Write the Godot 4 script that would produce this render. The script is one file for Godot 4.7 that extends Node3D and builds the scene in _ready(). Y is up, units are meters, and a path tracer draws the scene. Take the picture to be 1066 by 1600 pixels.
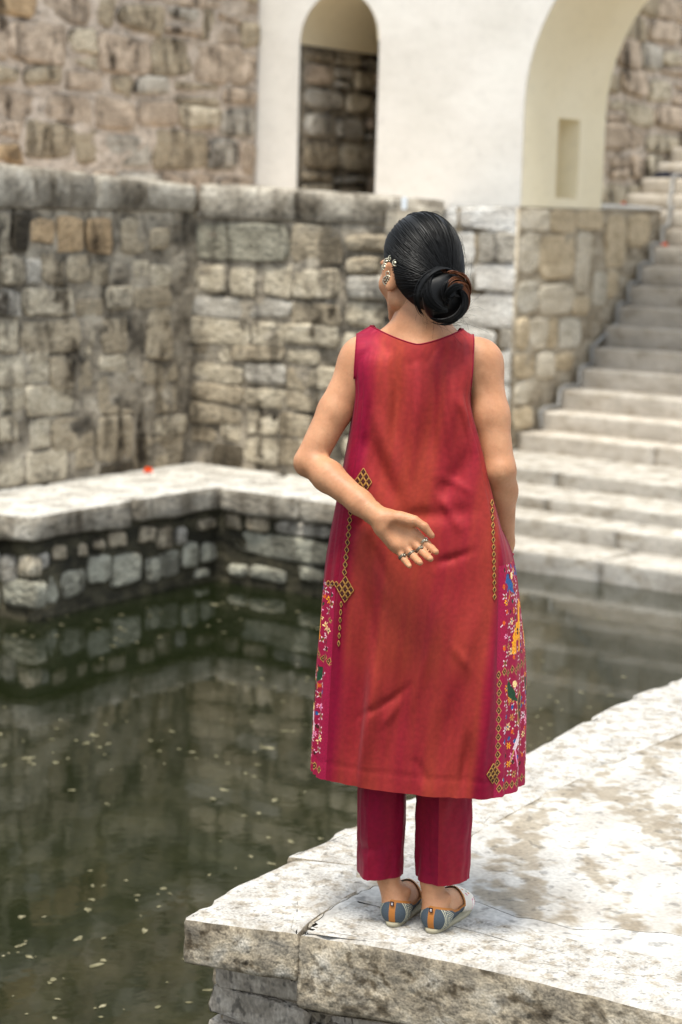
extends Node3D

# ---------------------------------------------------------------- frames
const TURN := 0.6108652          # the tank is turned 35 degrees to the view
const WATER := -0.57
var e1 := Vector3(cos(TURN), 0, sin(TURN))      # along the step edges, to the right
var e2 := Vector3(sin(TURN), 0, -cos(TURN))     # away from the camera, up the stairs
var rng := RandomNumberGenerator.new()
var lump := FastNoiseLite.new()
var M := {}

func tank(u: float, y: float, s: float) -> Vector3:
	return e1 * u + e2 * s + Vector3(0, y, 0)

func rnd(a: float, b: float) -> float:
	return rng.randf_range(a, b)

# ---------------------------------------------------------------- scene helpers
func thing(called: String, label: String, category: String, at := Transform3D(), group := "") -> Node3D:
	var o := Node3D.new()
	o.name = called
	add_child(o, true)
	o.transform = at
	tag(o, label, category, group)
	return o

func tag(o: Node, label: String, category: String, group := "", kind := "") -> void:
	if label != "":
		o.set_meta("label", label)
	if category != "":
		o.set_meta("category", category)
	if group != "":
		o.set_meta("group", group)
	if kind != "":
		o.set_meta("kind", kind)

func obj(called: String, mesh: Mesh, mat: Material, parent: Node = self, at := Transform3D()) -> MeshInstance3D:
	var o := MeshInstance3D.new()
	o.name = called
	o.mesh = mesh
	o.material_override = mat
	o.transform = at
	parent.add_child(o, true)
	return o

# ---------------------------------------------------------------- mesh helpers
func build(v: PackedVector3Array, f: PackedInt32Array, uv := PackedVector2Array(), flat := false, tint := PackedColorArray()) -> ArrayMesh:
	var vv := v
	var ff := f
	var uu := uv
	if flat:
		vv = PackedVector3Array()
		uu = PackedVector2Array()
		ff = PackedInt32Array()
		for i in f.size():
			vv.append(v[f[i]])
			ff.append(i)
			if uv.size():
				uu.append(uv[f[i]])
	var n := PackedVector3Array()
	n.resize(vv.size())
	for t in range(0, ff.size(), 3):
		var a := vv[ff[t]]
		var w := (vv[ff[t + 2]] - a).cross(vv[ff[t + 1]] - a)
		n[ff[t]] += w
		n[ff[t + 1]] += w
		n[ff[t + 2]] += w
	for i in n.size():
		n[i] = n[i].normalized() if n[i].length_squared() > 0.0 else Vector3.UP
	var arr := []
	arr.resize(Mesh.ARRAY_MAX)
	arr[Mesh.ARRAY_VERTEX] = vv
	arr[Mesh.ARRAY_NORMAL] = n
	arr[Mesh.ARRAY_INDEX] = ff
	if uu.size():
		arr[Mesh.ARRAY_TEX_UV] = uu
	if tint.size():
		arr[Mesh.ARRAY_COLOR] = tint
	var m := ArrayMesh.new()
	m.add_surface_from_arrays(Mesh.PRIMITIVE_TRIANGLES, arr)
	return m

class Shape:
	var v := PackedVector3Array()
	var f := PackedInt32Array()
	var uv := PackedVector2Array()
	func ring_faces(a: int, b: int, n: int, closed := true) -> void:
		for j in (n if closed else n - 1):
			var k := (j + 1) % n
			f.append_array([a + j, b + j, b + k, a + j, b + k, a + k])
	func cap(ring: int, n: int, c: Vector3, front := true) -> void:
		v.append(c)
		var o := v.size() - 1
		for j in n:
			var k := (j + 1) % n
			if front:
				f.append_array([o, ring + k, ring + j])
			else:
				f.append_array([o, ring + j, ring + k])
	func tube(path: PackedVector3Array, radii: PackedFloat32Array, sides := 6, ends := true) -> void:
		var up := Vector3(0.13, 0.97, 0.2)
		var first := v.size()
		for i in path.size():
			var d := (path[mini(i + 1, path.size() - 1)] - path[maxi(i - 1, 0)]).normalized()
			var x := up.cross(d)
			x = x.normalized() if x.length() > 0.05 else Vector3.RIGHT.cross(d).normalized()
			var y := d.cross(x)
			up = y
			var r := radii[mini(i, radii.size() - 1)]
			for j in sides:
				var t := TAU * j / sides
				v.append(path[i] + (x * cos(t) + y * sin(t)) * r)
			if i > 0:
				ring_faces(first + (i - 1) * sides, first + i * sides, sides)
		if ends:
			cap(first, sides, path[0], false)
			cap(first + (path.size() - 1) * sides, sides, path[path.size() - 1], true)
	func box(lo: Vector3, hi: Vector3) -> void:
		var o := v.size()
		for i in 8:
			v.append(Vector3(hi.x if i & 1 else lo.x, hi.y if i & 2 else lo.y, hi.z if i & 4 else lo.z))
		for q in [[0, 2, 3, 1], [4, 5, 7, 6], [0, 1, 5, 4], [2, 6, 7, 3], [0, 4, 6, 2], [1, 3, 7, 5]]:
			f.append_array([o + q[0], o + q[2], o + q[1], o + q[0], o + q[3], o + q[2]])

func smooth_outline(p: PackedVector2Array, times := 1, keep := 0.25) -> PackedVector2Array:
	for t in times:
		var q := PackedVector2Array()
		for i in p.size():
			var a := p[i]
			var b := p[(i + 1) % p.size()]
			q.append(a.lerp(b, keep))
			q.append(a.lerp(b, 1.0 - keep))
		p = q
	return p

func area2(p: PackedVector2Array) -> float:
	var a := 0.0
	for i in p.size():
		a += p[i].cross(p[(i + 1) % p.size()])
	return a

# a stone in the plane of a wall: outline in x, y (any winding), standing out along z
func stone_mesh(p: PackedVector2Array, out: float, bevel: float, rough := 0.006, back := 0.05, round_ := 0.16) -> ArrayMesh:
	if area2(p) < 0.0:
		p.reverse()
	p = smooth_outline(smooth_outline(p, 1, round_), 1, 0.25)
	var c := Vector2.ZERO
	for q in p:
		c += q / p.size()
	for i in p.size():
		p[i] += Vector2(rnd(-1, 1), rnd(-1, 1)) * rough
	var s := Shape.new()
	var n := p.size()
	var small := 1e9
	for q in p:
		small = minf(small, q.distance_to(c))
	bevel = minf(bevel, small * 0.55)
	var tilt := Vector2(rnd(-0.12, 0.12), rnd(-0.14, 0.1))
	var rows := [[0.0, -back], [0.0, out * 0.3], [0.35, out * 0.8], [1.0, out], [3.0, out * 1.05]]
	for r in rows.size():
		for q in p:
			var to: Vector2 = c - q
			var inset: float = minf(bevel * rows[r][0], to.length() * 0.6)
			var w := q + to.normalized() * inset
			var z: float = rows[r][1]
			if r >= 2:
				z += (w - c).dot(tilt) * 0.6 + rnd(-1, 1) * rough * (0.9 if r > 2 else 0.4)
			s.v.append(Vector3(w.x, w.y, maxf(z, -back)))
		if r > 0:
			s.ring_faces((r - 1) * n, r * n, n)
	s.cap((rows.size() - 1) * n, n, Vector3(c.x, c.y, out * 1.02 + rnd(-1, 1) * rough))
	return build(s.v, s.f)

func quad_poly(x0: float, y0: float, x1: float, y1: float, j: float) -> PackedVector2Array:
	return PackedVector2Array([Vector2(x0 + rnd(-j, j), y0 + rnd(-j, j)), Vector2(x1 + rnd(-j, j), y0 + rnd(-j, j)), Vector2(x1 + rnd(-j, j), y1 + rnd(-j, j)), Vector2(x0 + rnd(-j, j), y1 + rnd(-j, j))])

# an uneven backing of mortar over a rectangle of wall, in x, y, with relief along z
func backing(x0: float, y0: float, x1: float, y1: float, step: float, relief: float, thick: float, top0 := 0.0, top1 := 0.0) -> ArrayMesh:
	var s := Shape.new()
	var nx := int(ceil((x1 - x0) / step)) + 1
	var ny := int(ceil((y1 - y0) / step)) + 1
	for j in ny:
		for i in nx:
			var fx := float(i) / (nx - 1)
			var x := lerpf(x0, x1, fx)
			var y := lerpf(y0, y1 + lerpf(top0, top1, fx), float(j) / (ny - 1))
			var edge := i == 0 or j == 0 or i == nx - 1 or j == ny - 1
			s.v.append(Vector3(x, y, 0.0 if edge else lump.get_noise_3d(x * 40.0, y * 40.0, x0 * 7.0) * relief))
	for j in ny - 1:
		for i in nx - 1:
			var a := j * nx + i
			s.f.append_array([a, a + nx, a + nx + 1, a, a + nx + 1, a + 1])
	# closed body behind
	var o := s.v.size()
	for j in [0, ny - 1]:
		for i in [0, nx - 1]:
			var p: Vector3 = s.v[j * nx + i]
			s.v.append(p - Vector3(0, 0, 0.001))
			s.v.append(p - Vector3(0, 0, thick))
	# 0:bl 1:bl back 2:br 3:br back 4:tl 5:tl back 6:tr 7:tr back
	for q in [[0, 1, 5, 4], [2, 6, 7, 3], [4, 5, 7, 6], [0, 2, 3, 1], [1, 3, 7, 5]]:
		s.f.append_array([o + q[0], o + q[2], o + q[1], o + q[0], o + q[3], o + q[2]])
	return build(s.v, s.f)

# a stone slab lying flat: outline in x, z (world), its top at y = top
func slab_mesh(p: PackedVector2Array, top: float, thick: float, bevel: float, seed_at: float, rough := 1.0, inner := 7, spacing := 0.03) -> Array:
	if area2(p) < 0.0:
		p.reverse()
	var c := Vector2.ZERO
	for q in p:
		c += q / p.size()
	p = smooth_outline(p, 1, 0.06)
	var o := PackedVector2Array()
	for i in p.size():
		var a := p[i]
		var b := p[(i + 1) % p.size()]
		var k := maxi(1, int(a.distance_to(b) / spacing))
		for t in k:
			o.append(a.lerp(b, float(t) / k))
	var n := o.size()
	var nor := PackedVector2Array()
	for i in n:
		var d := (o[(i + 1) % n] - o[(i + n - 1) % n]).normalized()
		nor.append(Vector2(-d.y, d.x))      # inward for a positive outline
	var rows := []
	rows.append([bevel * 1.5, -thick])
	rows.append([bevel * 0.35, -thick + bevel * 0.5])
	var mid := 6
	for k in mid:
		rows.append([0.0, lerpf(-thick + bevel * 1.2, -bevel * 1.1, float(k) / (mid - 1))])
	rows.append([bevel * 0.25, -bevel * 0.35])
	rows.append([bevel * 0.8, -bevel * 0.04])
	rows.append([bevel * 1.6, 0.0])
	var s := Shape.new()
	for r in rows.size():
		for i in n:
			var q: Vector2 = o[i] + nor[i] * float(rows[r][0])
			var y: float = rows[r][1]
			var p3 := Vector3(q.x, y, q.y)
			var side := clampf(1.0 - absf(float(r) - 4.5) / 6.0, 0.0, 1.0)
			var w := lump.get_noise_3d(p3.x * 30 + seed_at, p3.y * 30, p3.z * 30) * 0.008 * rough + lump.get_noise_3d(p3.x * 130 + seed_at, p3.y * 130, p3.z * 130) * 0.006 * rough
			var chip := maxf(0.0, lump.get_noise_3d(p3.x * 60 + seed_at + 50, 3.0, p3.z * 60) - 0.15) * 0.03 * rough
			q += nor[i] * (w * side + (chip if r > 6 else 0.0))
			if r >= rows.size() - 3:
				y += lump.get_noise_3d(q.x * 60 + seed_at, 9.0, q.y * 60) * 0.003 * rough - (chip * 0.5 if r < rows.size() - 1 else 0.0)
			if r <= 1:
				y += lump.get_noise_3d(q.x * 18 + seed_at, 40.0, q.y * 18) * 0.022 * rough
			s.v.append(Vector3(q.x, y + top, q.y))
		if r > 0:
			s.ring_faces((r - 1) * n, r * n, n)
	var last := (rows.size() - 1) * n
	for k in inner:
		var t := float(k + 1) / (inner + 1)
		for i in n:
			var q: Vector2 = (o[i] + nor[i] * bevel * 1.6).lerp(c, t)
			s.v.append(Vector3(q.x, top + lump.get_noise_3d(q.x * 60 + seed_at, 9.0, q.y * 60) * 0.003 * rough, q.y))
		s.ring_faces(last, last + n, n)
		last += n
	s.cap(last, n, Vector3(c.x, top, c.y))
	s.cap(0, n, Vector3(c.x, top - thick, c.y), false)
	# outline runs in x, z: turn the faces so that they look outward
	for t in range(0, s.f.size(), 3):
		var a := s.f[t + 1]
		s.f[t + 1] = s.f[t + 2]
		s.f[t + 2] = a
	# the worn top, and the darker sides under its rim
	var up := PackedInt32Array()
	var round_ := PackedInt32Array()
	for t in range(0, s.f.size(), 3):
		var low := s.f[t] < 9 * n and s.f[t + 1] < 9 * n and s.f[t + 2] < 9 * n or s.f[t] == s.v.size() - 1
		var to := round_ if low else up
		to.append_array([s.f[t], s.f[t + 1], s.f[t + 2]])
		if low:
			round_ = to
		else:
			up = to
	return [build(s.v, up), build(s.v, round_)]

# keeps the part of a mesh where g >= 0, cut cleanly
func clip(s: Shape, g: PackedFloat32Array) -> Shape:
	var r := Shape.new()
	var has := s.uv.size() > 0
	var seen := {}
	for t in range(0, s.f.size(), 3):
		var poly := []
		for k in 3:
			var i := s.f[t + k]
			var j := s.f[t + (k + 1) % 3]
			if g[i] >= 0.0:
				poly.append(i)
			if (g[i] >= 0.0) != (g[j] >= 0.0):
				poly.append(Vector2i(mini(i, j), maxi(i, j)))
		if poly.size() < 3:
			continue
		var ids := []
		for q in poly:
			if not seen.has(q):
				seen[q] = r.v.size()
				if q is int:
					r.v.append(s.v[q])
					if has:
						r.uv.append(s.uv[q])
				else:
					var w := g[q.x] / (g[q.x] - g[q.y])
					r.v.append(s.v[q.x].lerp(s.v[q.y], w))
					if has:
						r.uv.append(s.uv[q.x].lerp(s.uv[q.y], w))
			ids.append(seen[q])
		for k in range(1, ids.size() - 1):
			r.f.append_array([ids[0], ids[k], ids[k + 1]])
	return r

# ---------------------------------------------------------------- distance field on a grid, and surface nets
class Field:
	var lo: Vector3
	var cell: float
	var nx: int
	var ny: int
	var nz: int
	var d := PackedFloat32Array()
	func _init(a: Vector3, b: Vector3, c: float) -> void:
		lo = a
		cell = c
		nx = int(ceil((b.x - a.x) / c)) + 1
		ny = int(ceil((b.y - a.y) / c)) + 1
		nz = int(ceil((b.z - a.z) / c)) + 1
		d.resize(nx * ny * nz)
		d.fill(1.0)
	func span(p0: Vector3, p1: Vector3) -> Array:
		var a := ((p0 - lo) / cell).floor()
		var b := ((p1 - lo) / cell).ceil()
		return [maxi(0, int(a.x)), maxi(0, int(a.y)), maxi(0, int(a.z)), mini(nx - 1, int(b.x)), mini(ny - 1, int(b.y)), mini(nz - 1, int(b.z))]
	func put(i: int, q: float, k: float) -> void:
		var o := d[i]
		var h := maxf(k - absf(o - q), 0.0) / k
		d[i] = minf(o, q) - h * h * k * 0.25
	func cone(a: Vector3, b: Vector3, ra: float, rb: float, k: float, squash := Vector3.ONE) -> void:
		# squash divides distances across an axis: values under 1 flatten the limb along it
		var m := maxf(ra, rb) + k + cell * 2.0
		var g := span(Vector3(minf(a.x, b.x), minf(a.y, b.y), minf(a.z, b.z)) - Vector3.ONE * m, Vector3(maxf(a.x, b.x), maxf(a.y, b.y), maxf(a.z, b.z)) + Vector3.ONE * m)
		var ba := b - a
		var l2 := maxf(ba.length_squared(), 1e-8)
		var inv := Vector3.ONE / squash
		for z in range(g[2], g[5] + 1):
			for y in range(g[1], g[4] + 1):
				var row := (z * ny + y) * nx
				for x in range(g[0], g[3] + 1):
					var p := lo + Vector3(x, y, z) * cell - a
					var t := clampf(p.dot(ba) / l2, 0.0, 1.0)
					var q := ((p - ba * t) * inv).length() - lerpf(ra, rb, t)
					if q < k + cell * 3.0:
						put(row + x, q, k)
	func ball(c: Vector3, r: Vector3, k: float, turn := Basis.IDENTITY) -> void:
		var big := maxf(r.x, maxf(r.y, r.z)) + k + cell * 2.0
		var g := span(c - Vector3.ONE * big, c + Vector3.ONE * big)
		var back := turn.transposed()
		for z in range(g[2], g[5] + 1):
			for y in range(g[1], g[4] + 1):
				var row := (z * ny + y) * nx
				for x in range(g[0], g[3] + 1):
					var p: Vector3 = back * (lo + Vector3(x, y, z) * cell - c)
					var k0 := (p / r).length()
					var k1 := (p / (r * r)).length()
					var q := k0 * (k0 - 1.0) / maxf(k1, 1e-6) if k0 > 0.01 else -minf(r.x, minf(r.y, r.z))
					if q < k + cell * 3.0:
						put(row + x, q, k)
	func dent(c: Vector3, r: Vector3, k: float, turn := Basis.IDENTITY) -> void:
		var big := maxf(r.x, maxf(r.y, r.z)) + k + cell * 2.0
		var g := span(c - Vector3.ONE * big, c + Vector3.ONE * big)
		var back := turn.transposed()
		for z in range(g[2], g[5] + 1):
			for y in range(g[1], g[4] + 1):
				var row := (z * ny + y) * nx
				for x in range(g[0], g[3] + 1):
					var p: Vector3 = back * (lo + Vector3(x, y, z) * cell - c)
					var k0 := (p / r).length()
					var k1 := (p / (r * r)).length()
					var q := -(k0 * (k0 - 1.0) / maxf(k1, 1e-6) if k0 > 0.01 else -minf(r.x, minf(r.y, r.z)))
					var o := d[row + x]
					var h := maxf(k - absf(o - q), 0.0) / k
					d[row + x] = maxf(o, q) + h * h * k * 0.25
	func nets(s: Shape) -> void:
		var at := PackedInt32Array()
		at.resize(d.size())
		at.fill(-1)
		var sy := nx
		var sz := nx * ny
		var far := cell * 2.2
		var offs := [0, 1, sy, sy + 1, sz, sz + 1, sz + sy, sz + sy + 1]
		var edges := [[0, 1], [2, 3], [4, 5], [6, 7], [0, 2], [1, 3], [4, 6], [5, 7], [0, 4], [1, 5], [2, 6], [3, 7]]
		var cells := PackedInt32Array()
		for z in nz - 1:
			for y in ny - 1:
				var i := (z * ny + y) * nx
				for x in nx - 1:
					var q := d[i]
					if q < far and q > -far:
						var neg := 0
						for o in offs:
							if d[i + o] < 0.0:
								neg += 1
						if neg > 0 and neg < 8:
							var sum := Vector3.ZERO
							var n := 0
							for e in edges:
								var a := d[i + offs[e[0]]]
								var b := d[i + offs[e[1]]]
								if (a < 0.0) != (b < 0.0):
									var t := a / (a - b)
									var p0 := Vector3(e[0] & 1, (e[0] >> 1) & 1, e[0] >> 2)
									var p1 := Vector3(e[1] & 1, (e[1] >> 1) & 1, e[1] >> 2)
									sum += p0.lerp(p1, t)
									n += 1
							at[i] = s.v.size()
							cells.append(i)
							s.v.append(lo + (Vector3(x, y, z) + sum / n) * cell)
					i += 1
		for i in cells:
			var a := d[i]
			for ax in 3:
				var st: int = [1, sy, sz][ax]
				var b := d[i + st]
				if (a < 0.0) == (b < 0.0):
					continue
				var s1: int = [sy, sz, 1][ax]
				var s2: int = [sz, 1, sy][ax]
				if i - s1 - s2 < 0:
					continue
				var q := [at[i], at[i - s1], at[i - s1 - s2], at[i - s2]]
				if q.min() < 0:
					continue
				if a < 0.0:
					s.f.append_array([q[0], q[2], q[1], q[0], q[3], q[2]])
				else:
					s.f.append_array([q[0], q[1], q[2], q[0], q[2], q[3]])

# ---------------------------------------------------------------- textures and materials
func noise_bytes(seed_: int, freq: float, oct: int, size: int, kind := FastNoiseLite.TYPE_SIMPLEX_SMOOTH, stretch := 1) -> PackedByteArray:
	var n := FastNoiseLite.new()
	n.seed = seed_
	n.noise_type = kind
	n.frequency = freq
	n.fractal_octaves = oct
	if oct == 1:
		n.fractal_type = FastNoiseLite.FRACTAL_NONE
	var im := n.get_seamless_image(size, maxi(8, size / stretch))
	if stretch > 1:
		im.resize(size, size, Image.INTERPOLATE_CUBIC)
	im.convert(Image.FORMAT_L8)
	return im.get_data()

func grey_tex(b: PackedByteArray, size: int) -> ImageTexture:
	return ImageTexture.create_from_image(Image.create_from_data(size, size, false, Image.FORMAT_L8, b))

# colours run lo..mid..hi along a broad noise, with grains and pits of their own
func stone_tex(seed_: int, lo: Color, mid: Color, hi: Color, size := 512, grain := 0.12, pit := 0.5, broad := 0.006) -> ImageTexture:
	var a := noise_bytes(seed_, broad, 5, size)
	var b := noise_bytes(seed_ + 1, 0.11, 2, size)
	var c := noise_bytes(seed_ + 2, 0.035, 4, size)
	var out := PackedByteArray()
	out.resize(size * size * 3)
	for i in size * size:
		var t := a[i] / 255.0
		var col := lo.lerp(mid, clampf(t * 2.2 - 0.2, 0, 1)) if t < 0.5 else mid.lerp(hi, clampf(t * 2.2 - 1.1, 0, 1))
		var g := 1.0 + (b[i] / 255.0 - 0.5) * 2.0 * grain
		var p := clampf((0.34 - c[i] / 255.0) * 7.0, 0, 1) * pit
		g *= 1.0 - p
		out[i * 3] = clampi(int(col.r * g * 255), 0, 255)
		out[i * 3 + 1] = clampi(int(col.g * g * 255), 0, 255)
		out[i * 3 + 2] = clampi(int(col.b * g * 255), 0, 255)
	return ImageTexture.create_from_image(Image.create_from_data(size, size, false, Image.FORMAT_RGB8, out))

# a map of stains to multiply with: white where clean
func stain_tex(seed_: int, dark: Color, from: float, to: float, freq: float, stretch: int, size := 512, fray := 0.25) -> ImageTexture:
	var a := noise_bytes(seed_, freq, 5, size, FastNoiseLite.TYPE_SIMPLEX_SMOOTH, stretch)
	var b := noise_bytes(seed_ + 9, 0.05, 3, size)
	var out := PackedByteArray()
	out.resize(size * size * 3)
	for i in size * size:
		var t := clampf((a[i] / 255.0 + (b[i] / 255.0 - 0.5) * fray - from) / (to - from), 0, 1)
		var col := Color.WHITE.lerp(dark, t)
		out[i * 3] = int(col.r * 255)
		out[i * 3 + 1] = int(col.g * 255)
		out[i * 3 + 2] = int(col.b * 255)
	return ImageTexture.create_from_image(Image.create_from_data(size, size, false, Image.FORMAT_RGB8, out))

func mat(tint: Color, rough := 0.9) -> StandardMaterial3D:
	var m := StandardMaterial3D.new()
	m.albedo_color = tint
	m.roughness = rough
	m.metallic_specular = 0.4
	return m

func tri_mat(tex: Texture2D, tint: Color, scale: Vector3, relief: Texture2D = null, relief_cm := 0.4, stain: Texture2D = null, stain_scale := Vector3.ONE) -> StandardMaterial3D:
	var m := mat(tint, 0.92)
	m.albedo_texture = tex
	m.uv1_triplanar = true
	m.uv1_world_triplanar = true
	m.uv1_scale = scale
	if relief:
		m.heightmap_enabled = true
		m.heightmap_texture = relief
		m.heightmap_scale = relief_cm
	if stain:
		m.detail_enabled = true
		m.detail_albedo = stain
		m.detail_blend_mode = BaseMaterial3D.BLEND_MODE_MUL
		m.detail_uv_layer = BaseMaterial3D.DETAIL_UV_2
		m.uv2_triplanar = true
		m.uv2_world_triplanar = true
		m.uv2_scale = stain_scale
	return m

# ================================================================ the place
func _ready() -> void:
	rng.seed = 20
	lump.seed = 5
	lump.noise_type = FastNoiseLite.TYPE_SIMPLEX_SMOOTH
	lump.frequency = 0.1
	lump.fractal_octaves = 3
	camera_and_light()
	materials()
	ground_and_water()
	left_tank_wall()
	back_tank_wall()
	ledge()
	gatehouse()
	upper_walls()
	staircase()
	platform()
	small_things()
	woman()

func camera_and_light() -> void:
	var cam := Camera3D.new()
	cam.name = "camera"
	add_child(cam)
	cam.position = Vector3(0, 1.637, 0)
	cam.rotation = Vector3(-atan(480.0 / 3000.0), 0, deg_to_rad(1.6))
	cam.near = 0.1
	cam.far = 200.0
	var lens := CameraAttributesPhysical.new()
	lens.frustum_focal_length = 45.0
	lens.frustum_focus_distance = 4.2
	lens.frustum_near = 0.1
	lens.frustum_far = 200.0
	lens.exposure_aperture = 2.3
	cam.attributes = lens
	cam.fov = 29.8628
	cam.near = 0.1
	cam.far = 200.0
	cam.current = true
	var env := Environment.new()
	env.background_mode = Environment.BG_SKY
	var sky := Sky.new()
	var pm := ProceduralSkyMaterial.new()
	pm.sky_top_color = Color(0.90, 0.945, 1.0)
	pm.sky_horizon_color = Color(0.84, 0.88, 0.93)
	pm.sky_curve = 0.2
	pm.ground_bottom_color = Color(0.42, 0.38, 0.32)
	pm.ground_horizon_color = Color(0.6, 0.57, 0.52)
	pm.sun_angle_max = 1.0
	pm.sky_energy_multiplier = 0.92
	sky.sky_material = pm
	env.sky = sky
	env.tonemap_mode = Environment.TONE_MAPPER_LINEAR
	env.tonemap_exposure = 1.84
	env.sdfgi_enabled = true
	env.ssao_enabled = true
	env.ssil_enabled = true
	var we := WorldEnvironment.new()
	we.name = "environment"
	we.environment = env
	add_child(we)
	var sun := DirectionalLight3D.new()
	sun.name = "sun"
	sun.light_energy = 0.95
	sun.light_color = Color(1.0, 0.98, 0.94)
	sun.light_angular_distance = 17.0
	sun.shadow_enabled = true
	sun.sky_mode = DirectionalLight3D.SKY_MODE_LIGHT_ONLY
	add_child(sun)
	sun.look_at_from_position(Vector3(-1.2, 9.0, 2.3), Vector3.ZERO, Vector3.UP)

func materials() -> void:
	M.relief = grey_tex(noise_bytes(71, 0.03, 5, 512), 512)
	M.grain = grey_tex(noise_bytes(72, 0.14, 3, 512), 512)
	var t1 := stone_tex(1, Color8(172, 163, 147), Color8(208, 200, 184), Color8(226, 220, 207))
	var t2 := stone_tex(11, Color8(150, 144, 133), Color8(188, 182, 171), Color8(212, 207, 197))
	var streak := stain_tex(31, Color8(70, 63, 54), 0.62, 0.80, 0.02, 6)
	M.streak = streak
	var sc := Vector3(1.7, 1.7, 1.7)
	var ss := Vector3(0.55, 0.55, 0.55)
	M.stone = []
	# 0 buff, 1 rust brown, 2 dun, 3 black with lichen, 4 pale grey, 5 greenish plaster, 6 green-grey wet, 7 pinkish, 8 whitewashed
	for c in [Color8(238, 232, 220), Color8(220, 196, 166), Color8(206, 197, 182), Color8(112, 105, 94), Color8(244, 242, 238), Color8(206, 205, 192), Color8(212, 214, 203), Color8(252, 236, 222), Color8(255, 255, 252)]:
		M.stone.append(tri_mat(t2 if M.stone.size() in [4, 5, 6, 7, 8] else t1, c, sc, M.relief, 1.2, streak, ss))
	M.stone.append(tri_mat(stone_tex(15, Color8(122, 114, 102), Color8(166, 156, 142), Color8(190, 182, 169), 512, 0.2, 0.6, 0.014), Color.WHITE, Vector3(1.8, 0.9, 1.8), M.relief, 1.2))
	var t3 := stone_tex(16, Color8(172, 162, 144), Color8(204, 195, 178), Color8(222, 215, 201), 512, 0.12, 0.4)
	for c in [Color8(255, 252, 246), Color8(244, 232, 212), Color8(246, 246, 244)]:
		M.stone.append(tri_mat(t3, c, sc, M.relief, 1.2))
	M.stone[8] = tri_mat(stone_tex(14, Color8(196, 190, 180), Color8(226, 222, 214), Color8(240, 238, 232)), Color.WHITE, sc, M.relief, 1.2)
	M.mortar = tri_mat(stone_tex(21, Color8(46, 41, 34), Color8(156, 145, 127), Color8(192, 182, 164), 512, 0.15, 0.5, 0.008), Color.WHITE, Vector3(0.9, 0.9, 0.9), M.relief, 1.5, streak, ss)
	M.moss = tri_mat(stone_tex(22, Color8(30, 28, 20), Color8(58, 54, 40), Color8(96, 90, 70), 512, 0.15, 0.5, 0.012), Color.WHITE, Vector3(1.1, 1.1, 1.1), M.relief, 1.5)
	M.lime = tri_mat(stone_tex(24, Color8(158, 145, 131), Color8(196, 182, 166), Color8(214, 202, 188), 512, 0.12, 0.4, 0.012), Color.WHITE, Vector3(0.9, 0.9, 0.9), M.relief, 1.2)
	M.buff = tri_mat(stone_tex(23, Color8(120, 106, 84), Color8(168, 156, 136), Color8(194, 183, 164), 512, 0.12, 0.4, 0.012), Color.WHITE, Vector3(0.9, 0.9, 0.9), M.relief, 1.2)
	M.step = tri_mat(stone_tex(25, Color8(170, 162, 150), Color8(192, 184, 172), Color8(204, 197, 186), 512, 0.08, 0.15), Color.WHITE, Vector3(1.2, 1.2, 1.2), M.relief, 0.2, stain_tex(33, Color8(204, 196, 184), 0.5, 0.95, 0.02, 1), Vector3(0.6, 0.6, 0.6))
	M.step_low = tri_mat(stone_tex(26, Color8(160, 154, 144), Color8(184, 178, 168), Color8(196, 191, 182), 512, 0.08, 0.18), Color.WHITE, Vector3(1.2, 1.2, 1.2), M.relief, 0.2, stain_tex(34, Color8(190, 182, 168), 0.48, 0.95, 0.02, 1), Vector3(0.6, 0.6, 0.6))
	M.ledge = tri_mat(stone_tex(29, Color8(150, 144, 134), Color8(186, 181, 171), Color8(206, 202, 193), 512, 0.12, 0.4), Color.WHITE, Vector3(1.4, 1.4, 1.4), M.relief, 0.6)
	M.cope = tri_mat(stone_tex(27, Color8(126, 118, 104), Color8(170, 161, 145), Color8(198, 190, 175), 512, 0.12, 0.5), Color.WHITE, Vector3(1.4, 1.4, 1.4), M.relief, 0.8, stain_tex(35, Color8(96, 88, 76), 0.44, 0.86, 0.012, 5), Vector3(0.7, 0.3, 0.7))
	M.plaster = tri_mat(stone_tex(28, Color8(208, 204, 195), Color8(218, 214, 206), Color8(222, 219, 211), 512, 0.02, 0.04), Color.WHITE, Vector3(0.4, 0.4, 0.4), M.relief, 0.3)
	M.cream = tri_mat(stone_tex(38, Color8(232, 220, 189), Color8(238, 227, 198), Color8(242, 232, 205), 512, 0.012, 0.03), Color.WHITE, Vector3(0.4, 0.4, 0.4), M.relief, 0.3)
	# the near slabs: pale granite with black and rusty grains
	M.slab = tri_mat(stone_tex(41, Color8(154, 149, 141), Color8(174, 170, 163), Color8(186, 183, 177), 768, 0.16, 0.22, 0.008), Color.WHITE, Vector3(1.25, 1.25, 1.25), M.grain, 0.15, stain_tex(42, Color8(214, 206, 194), 0.5, 0.9, 0.03, 1, 512, 0.9), Vector3(0.9, 0.9, 0.9))
	M.slab_edge = tri_mat(stone_tex(43, Color8(112, 104, 92), Color8(168, 154, 131), Color8(192, 185, 172), 768, 0.26, 0.32, 0.008), Color.WHITE, Vector3(1.6, 1.6, 1.6), M.relief, 0.5, stain_tex(44, Color8(120, 112, 100), 0.54, 0.84, 0.012, 1, 512, 1.0), Vector3(1.1, 1.1, 1.1))  # weathered, lichen-stained sides of the near slabs
	M.band = tri_mat(stone_tex(53, Color8(150, 145, 138), Color8(176, 172, 165), Color8(192, 189, 183), 512, 0.1, 0.25, 0.012), Color.WHITE, Vector3(0.9, 0.9, 0.9), M.relief, 0.4)
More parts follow.
